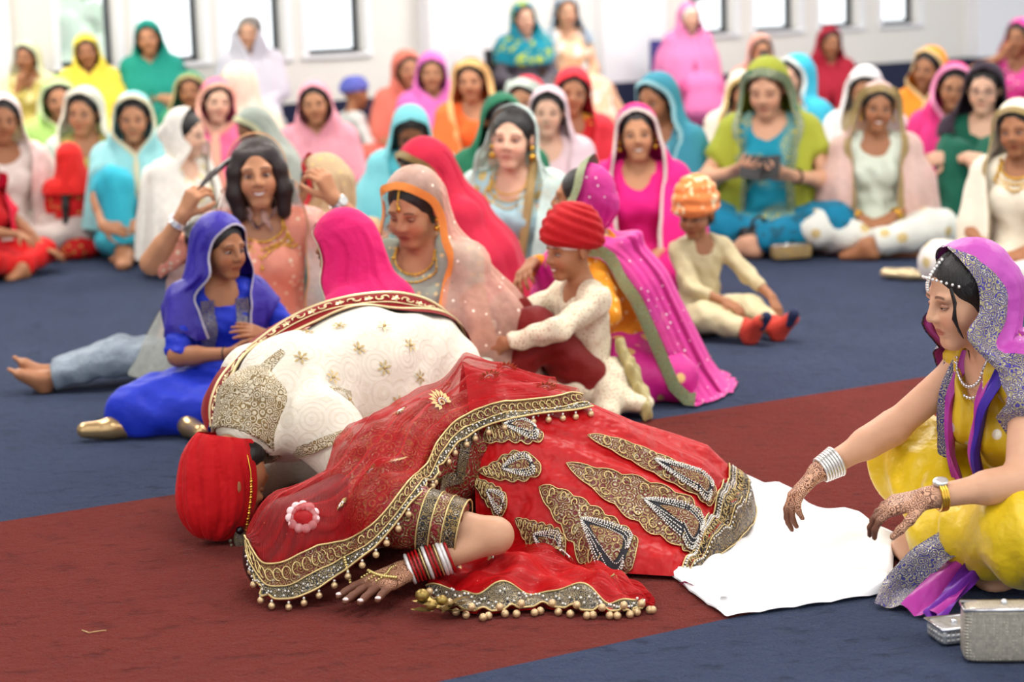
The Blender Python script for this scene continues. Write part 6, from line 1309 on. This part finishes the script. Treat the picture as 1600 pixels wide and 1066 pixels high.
sheet = link('sheet', mesh('sheet', SG.reshape(-1, 3), grid_faces(80, 60)), tSH.m); tag(sheet, 'white cotton sheet spread on the carpet from the bride to the yellow trousers', 'sheet')
g = Geo(); fl_ = [SG[i, -1 if i > 26 else 59] + V(0, 0, 0.006) for i in range(22, 34)]
hemv = [SG[0, j] for j in range(30, 60)] + [SG[i, 59] for i in range(0, 27)]
vv = []; 
for p in hemv: vv += [p + V(0, 0, 0.004), p + V(0.012, 0.02, 0.022), p + V(0.035, 0.045, 0.014)]
link('folded_edge', mesh('folded_edge', vv, grid_faces(len(hemv), 3)), tSH.m, sheet)
pk = [ground(1060, 912, 0.005), ground(1100, 926, 0.005), ground(1118, 938, 0.005), ground(1100, 922, 0.022), ground(1070, 908, 0.022)]
link('pink_lining', mesh('pink_lining', pk, [[0, 1, 2, 3, 4]]), plain('b8386c', 0.7, name='pink_cotton'), sheet)
# ---- woman in yellow
YEL = cloth('e8c410', rough=0.38, sheen=0.3, wr=0.55)
J54 = person('woman in yellow with purple veil reaching over the white sheet, hands hennaed', loc=(1.31, 4.78, 0), yaw=-77, scale=0.95, lean=24, head=(2, 14, 0), q=0.62, henna=1, hair='tied', tunic=cloth('d9b41c', pat='dots', col2='e8e0d0', sc=20, rough=0.45), legs=YEL, sleeve=0.06, legfl=0.052, tunfl=0.008, neck=1.1,
             wr=((0.29, -0.50, 0.275), (-0.16, -0.60, 0.235)), hd=((-0.35, -0.85, -0.22), (0.12, -0.75, -0.62)), hn=((0.15, -0.3, 0.95), (-0.2, -0.5, 0.8)), elb=((0.5, 0.5, -0.55), (-0.5, 0.4, -0.5)), curl=30, tone=0, hands='lap', lid=-0.001,
             kn=((0.32, -0.25, 0.17), (-0.27, -0.27, 0.22)), scarf=dict(mat=cloth('c04ab0', rough=0.5, wr=0.5), border=None, back=34, drop=0.05, flare=0.95, openk=1.05, seed=4, topen=(62, 58, 52, 50)))
def side_band(J, w, mat, nm, off=0.004):
    G = J['scarfG']; i0 = 9; e = np.concatenate([G[i0:, 0][::-1], G[i0:, -1]]); return G, e
# wide silver border round the front of the veil
G = J54['scarfG']; nr, nph = G.shape[:2]; i0 = 8; rowsL = []
for side in (0, 1):
    P = []
    for i in range(i0, nr - 4):
        col = G[i] if side == 0 else G[i][::-1]; d = np.concatenate([[0], np.cumsum(np.linalg.norm(np.diff(col, axis=0), axis=1))])
        c = G[i].mean(0)
        for q in np.linspace(0, 1, 8):
            p = np.array([np.interp(q * 0.088, d, col[:, k]) for k in range(3)]); n_ = p - c; n_[2] *= 0.3; P.append(p + unit(n_) * 0.006)
    link('scarf_border', mesh('scarf_border', P, grid_faces(nr - 4 - i0, 8)), zari('3a2aa0', 'd8cca8', 'f2f0ec', 58, dens=0.45), J54['root'])
necklace(J54, mat=SILVM, drop=0.05, rows=2, bead=0.005); watch(J54, 0, mat=GOLDM, back=0.035, r=0.034); earrings(J54, SILVM, 1.2)
bracelet(J54, 1, 0.012, 0.031, 7, 0.0042, plain('e8e6e2', 0.2, 0.6, name='crystal'), 'bangle', 0.0075)
# purple shawl across her front and its silver-edged end in her lap
def ribbon(pts, w, wd, mat, nm, par, n=40, cols=7, wave=0.012):
    pts = np.asarray(pts, float); t = np.linspace(0, len(pts) - 1, n); P = smooth1(np.stack([np.interp(t, range(len(pts)), pts[:, k]) for k in range(3)], 1), 4); wv = np.interp(t, range(len(pts)), w) if np.ndim(w) else np.full(n, w)
    wd = np.asarray(wd, float); wd = np.stack([np.interp(t, range(len(wd)), wd[:, k]) for k in range(3)], 1) if wd.ndim == 2 else np.tile(wd, (n, 1)); wd = unit_rows(wd)
    R = []; nn = unit_rows(np.cross(np.gradient(P, axis=0), wd))
    for i in range(n):
        for k in np.linspace(-0.5, 0.5, cols): R.append(P[i] + wd[i] * wv[i] * k + nn[i] * wave * sin(k * 9 + i * 0.15))
    return link(nm, mesh(nm, R, grid_faces(n, cols)), mat, par), np.array(R).reshape(n, cols, 3)
T = J54['T']; PUR = cloth('6a1c9c', rough=0.45, wr=0.4); VIO = cloth('b0309c', rough=0.45, wr=0.4); SB = zari('2b2a86', 'cfc8b0', 'ecebe6', 60, dens=0.2)
st = [T(0.12, -0.02, 0.50), T(0.10, -0.115, 0.42), T(0.07, -0.17, 0.30), T(0.05, -0.18, 0.16), T(0.06, -0.22, 0.05)]
ribbon(st, 0.07, Mt_ if False else J54['Mt'] @ V(1, 0, 0), VIO, 'shawl', J54['root']); ribbon([p + J54['Mt'] @ V(0.03, -0.012, 0) for p in st], 0.028, J54['Mt'] @ V(1, 0, 0), plain('3c1a9c', 0.5, name='violet_satin'), 'shawl_edge', J54['root'])
st2 = [T(-0.12, -0.03, 0.49), T(-0.11, -0.125, 0.40), T(-0.09, -0.18, 0.28), T(-0.08, -0.20, 0.14)]
ribbon(st2, 0.075, J54['Mt'] @ V(1, 0, 0), SB, 'shawl_border', J54['root']); ribbon([p + J54['Mt'] @ V(0.045, -0.004, 0) for p in st2], 0.03, J54['Mt'] @ V(1, 0, 0), VIO, 'shawl', J54['root'])
iW = lambda p: (rz(77) @ (np.asarray(p) - V(1.31, 4.78, 0))) / 0.95
lapb = [iW(wp(1545, 800, 4.66)), iW(wp(1500, 838, 4.55)), iW(wp(1450, 868, 4.52)), iW(ground(1412, 912, 0.03)), iW(ground(1396, 948, 0.012))]
wdir = [rz(77) @ V(0.3, -0.6, -0.75), rz(77) @ V(0.45, -0.7, -0.5), rz(77) @ V(0.75, -0.55, -0.3), rz(77) @ V(0.9, -0.4, -0.1), rz(77) @ V(0.95, -0.3, 0)]
ribbon(lapb, [0.07, 0.08, 0.09, 0.10, 0.09], wdir, SB, 'shawl_border', J54['root'], wave=0.006)
lap2 = [iW(wp(1550, 835, 4.62)), iW(wp(1505, 880, 4.52)), iW(ground(1466, 925, 0.035)), iW(ground(1440, 958, 0.014))]
ribbon(lap2, [0.08, 0.09, 0.10, 0.10], wdir[:4], VIO, 'shawl', J54['root'], wave=0.014); ribbon([p + rz(77) @ V(0.02, -0.03, -0.004) for p in lap2[1:]], 0.05, wdir[1:4], PUR, 'shawl_edge', J54['root'])
# curl of hair before her ear
g = Geo(); P = lambda x, y, z: J54['hc'] + J54['Mh'] @ V(x, y, z)
for dx in (0, 0.006): g.tube([P(0.070, -0.070, 0.055), P(0.076 + dx, -0.072, 0.02), P(0.070, -0.075 - dx, -0.02), P(0.066 + dx, -0.072, -0.055), P(0.070, -0.066, -0.075)], 0.0042, 6, taper=[1, 1, .9, .7, .3])
for k in np.linspace(0, 1, 12): g.ball(P(0, -0.092 + 0.05 * k * k, 0.058 + 0.052 * k), 0.001, 4, 3)
g.build('hair_strand', hairmat(), J54['root'])
g = Geo()
for k in np.linspace(0, 1, 12): g.ball(P(0.0, -0.098 + 0.055 * k * k, 0.050 + 0.060 * k), 0.0055, 6, 4)
for k in np.linspace(-1, 1, 17): g.ball(P(0.07 * k, -0.098 + 0.05 * k * k, 0.082 - 0.030 * k * k), 0.0042, 6, 4)
g.build('forehead_pendant', plain('e8e6e2', 0.2, 0.6, name='crystal'), J54['root'])
# ---- bags
def clutch(name, c, sx, sy, sz, yaw, label, col, tilt=(0, 0), frame=True, pat=150):
    bm_v = []; n = 10
    f = Fld(); f.floor = False; r = min(sx, sy, sz) * 0.16
    # rounded box from crossed capsules
    v, fs = [], []
    S3 = V(sx, sy, sz) / 2
    nu, nv = 24, 12
    for j in range(nv + 1):
        el = -pi / 2 + pi * j / nv
        for i in range(nu):
            a = 2 * pi * i / nu; d = V(cos(el) * cos(a), cos(el) * sin(a), sin(el)); e = np.sign(d) * np.abs(d) ** 0.22; v.append(e * S3)
    fs = [(j * nu + i, j * nu + (i + 1) % nu, (j + 1) * nu + (i + 1) % nu, (j + 1) * nu + i) for j in range(nv) for i in range(nu)]
    t = NT('sequins'); o = t.obj(); vo = t.vor(o, pat, 'F1', 0.15); m = t.step(vo.outputs['Distance'], 0.5, 0.2); rr = t.new('ShaderNodeTexWhiteNoise'); t.l.new(vo.outputs['Position'], rr.inputs['Vector'])
    t.set(Base_Color=t.mix(t.math('MULTIPLY', rr.outputs['Value'], 0.5), lin(col), lin('8c8678')), Roughness=0.3, Metallic=0.45); t.bump(m, 0.7, 0.004)
    o = link(name, mesh(name, v, fs), t.m); o.location = c; o.rotation_euler = (R_(tilt[0]), R_(tilt[1]), R_(yaw)); tag(o, label, 'bag')
    if frame:
        g = Geo(); g.tube([V(-sx / 2, -sy / 2, sz * 0.46), V(sx / 2, -sy / 2, sz * 0.46), V(sx / 2, sy / 2, sz * 0.46), V(-sx / 2, sy / 2, sz * 0.46)], 0.004, 6, True); g.ball(V(-0.1 * sx, 0, sz * 0.52), 0.008, 8, 6); g.build('clasp_frame', SILVM, o)
    return o
p = ground(1575, 1040); clutch('clutch_bag', (p[0] + 0.02, p[1] + 0.035, 0.062), 0.215, 0.06, 0.118, -4, 'champagne sequinned clutch bag standing on the blue carpet', 'cfc6b4')
p = ground(1492, 1004); clutch('purse', (p[0] + 0.012, p[1] + 0.02, 0.022), 0.115, 0.085, 0.036, 14, 'small silver ribbed purse lying beside the champagne clutch', 'c6c8cc', pat=90)
p = ground(1236, 408); clutch('clutch_bag', (p[0], p[1], 0.05), 0.20, 0.07, 0.07, 14, 'gold clutch bag on the floor by the mint white trousers', 'b89a5c', pat=60)
def tote(c, r, h, yaw, label, col):
    f = Fld(); f.ell((0, 0, h * 0.42), (r, r * 0.6, h * 0.46), None, 0.02); f.cone((-r * 0.7, 0, h * 0.8), (r * 0.7, 0, h * 0.8), r * 0.22, r * 0.22, 0.05); f.noise = folds(0.012, 5, (0.06, 0.14)); P, Q = f.mesh(0.014)
    o = link('handbag', mesh('handbag', P, Q), plain(col, 0.4, name='bag_leather')); o.location = c; o.rotation_euler[2] = R_(yaw); tag(o, label, 'bag')
    g = Geo(); g.tube([V(-r * 0.5, -0.02, h * 0.8), V(-r * 0.35, -0.03, h * 1.15), V(0, -0.03, h * 1.28), V(r * 0.35, -0.03, h * 1.15), V(r * 0.5, -0.02, h * 0.8)], 0.009, 8); g.build('handle', plain(col, 0.4, name='bag_leather'), o)
p = ground(1183, 404); tote((p[0], p[1], 0), 0.085, 0.17, 10, 'black handbag on the floor by the teal dress', '0e0d10')
p = ground(1487, 338); tote((p[0], p[1], 0), 0.11, 0.22, -10, 'black bag on the floor before the deep green shawl', '121014')
# gold slipper on the carpet
p = ground(1420, 438); f = Fld(); f.chain([(-0.10, 0, 0.03), (0.0, 0.005, 0.026), (0.10, 0, 0.024)], [0.034, 0.036, 0.032], 0.03, n=(0, 0, 1), fl=1.4); f.cone((0.03, 0, 0.07), (0.12, 0, 0.06), 0.028, 0.03, 0.01, -1); P, Q = f.mesh(0.008)
o = link('slipper', mesh('slipper', P, Q), plain('d8c49a', 0.35, 0.6, name='gold_leather')); o.location = (p[0], p[1], 0); o.rotation_euler[2] = R_(-24); tag(o, 'gold slipper lying alone on the blue carpet', 'shoe')
f = Fld(); f.cone((-0.10, 0, 0.004), (0.10, 0, 0.004), 0.034, 0.034, 0.02, n=(0, 0, 1), fl=5); P, Q = f.mesh(0.008); link('sole', mesh('sole', P, Q), plain('2a2018', 0.6, name='sole'), o)
# loose gold thread
g = Geo(); a = ground(128, 985, 0.004); g.tube([a + V(0.055 * t + 0.004 * sin(9 * t), -0.012 * sin(5 * t) - 0.02 * t, 0) for t in np.linspace(0, 1, 24)] , 0.0011, 5); o = g.build('thread', CORD); tag(o, 'loose gold thread on the red carpet', 'thread')
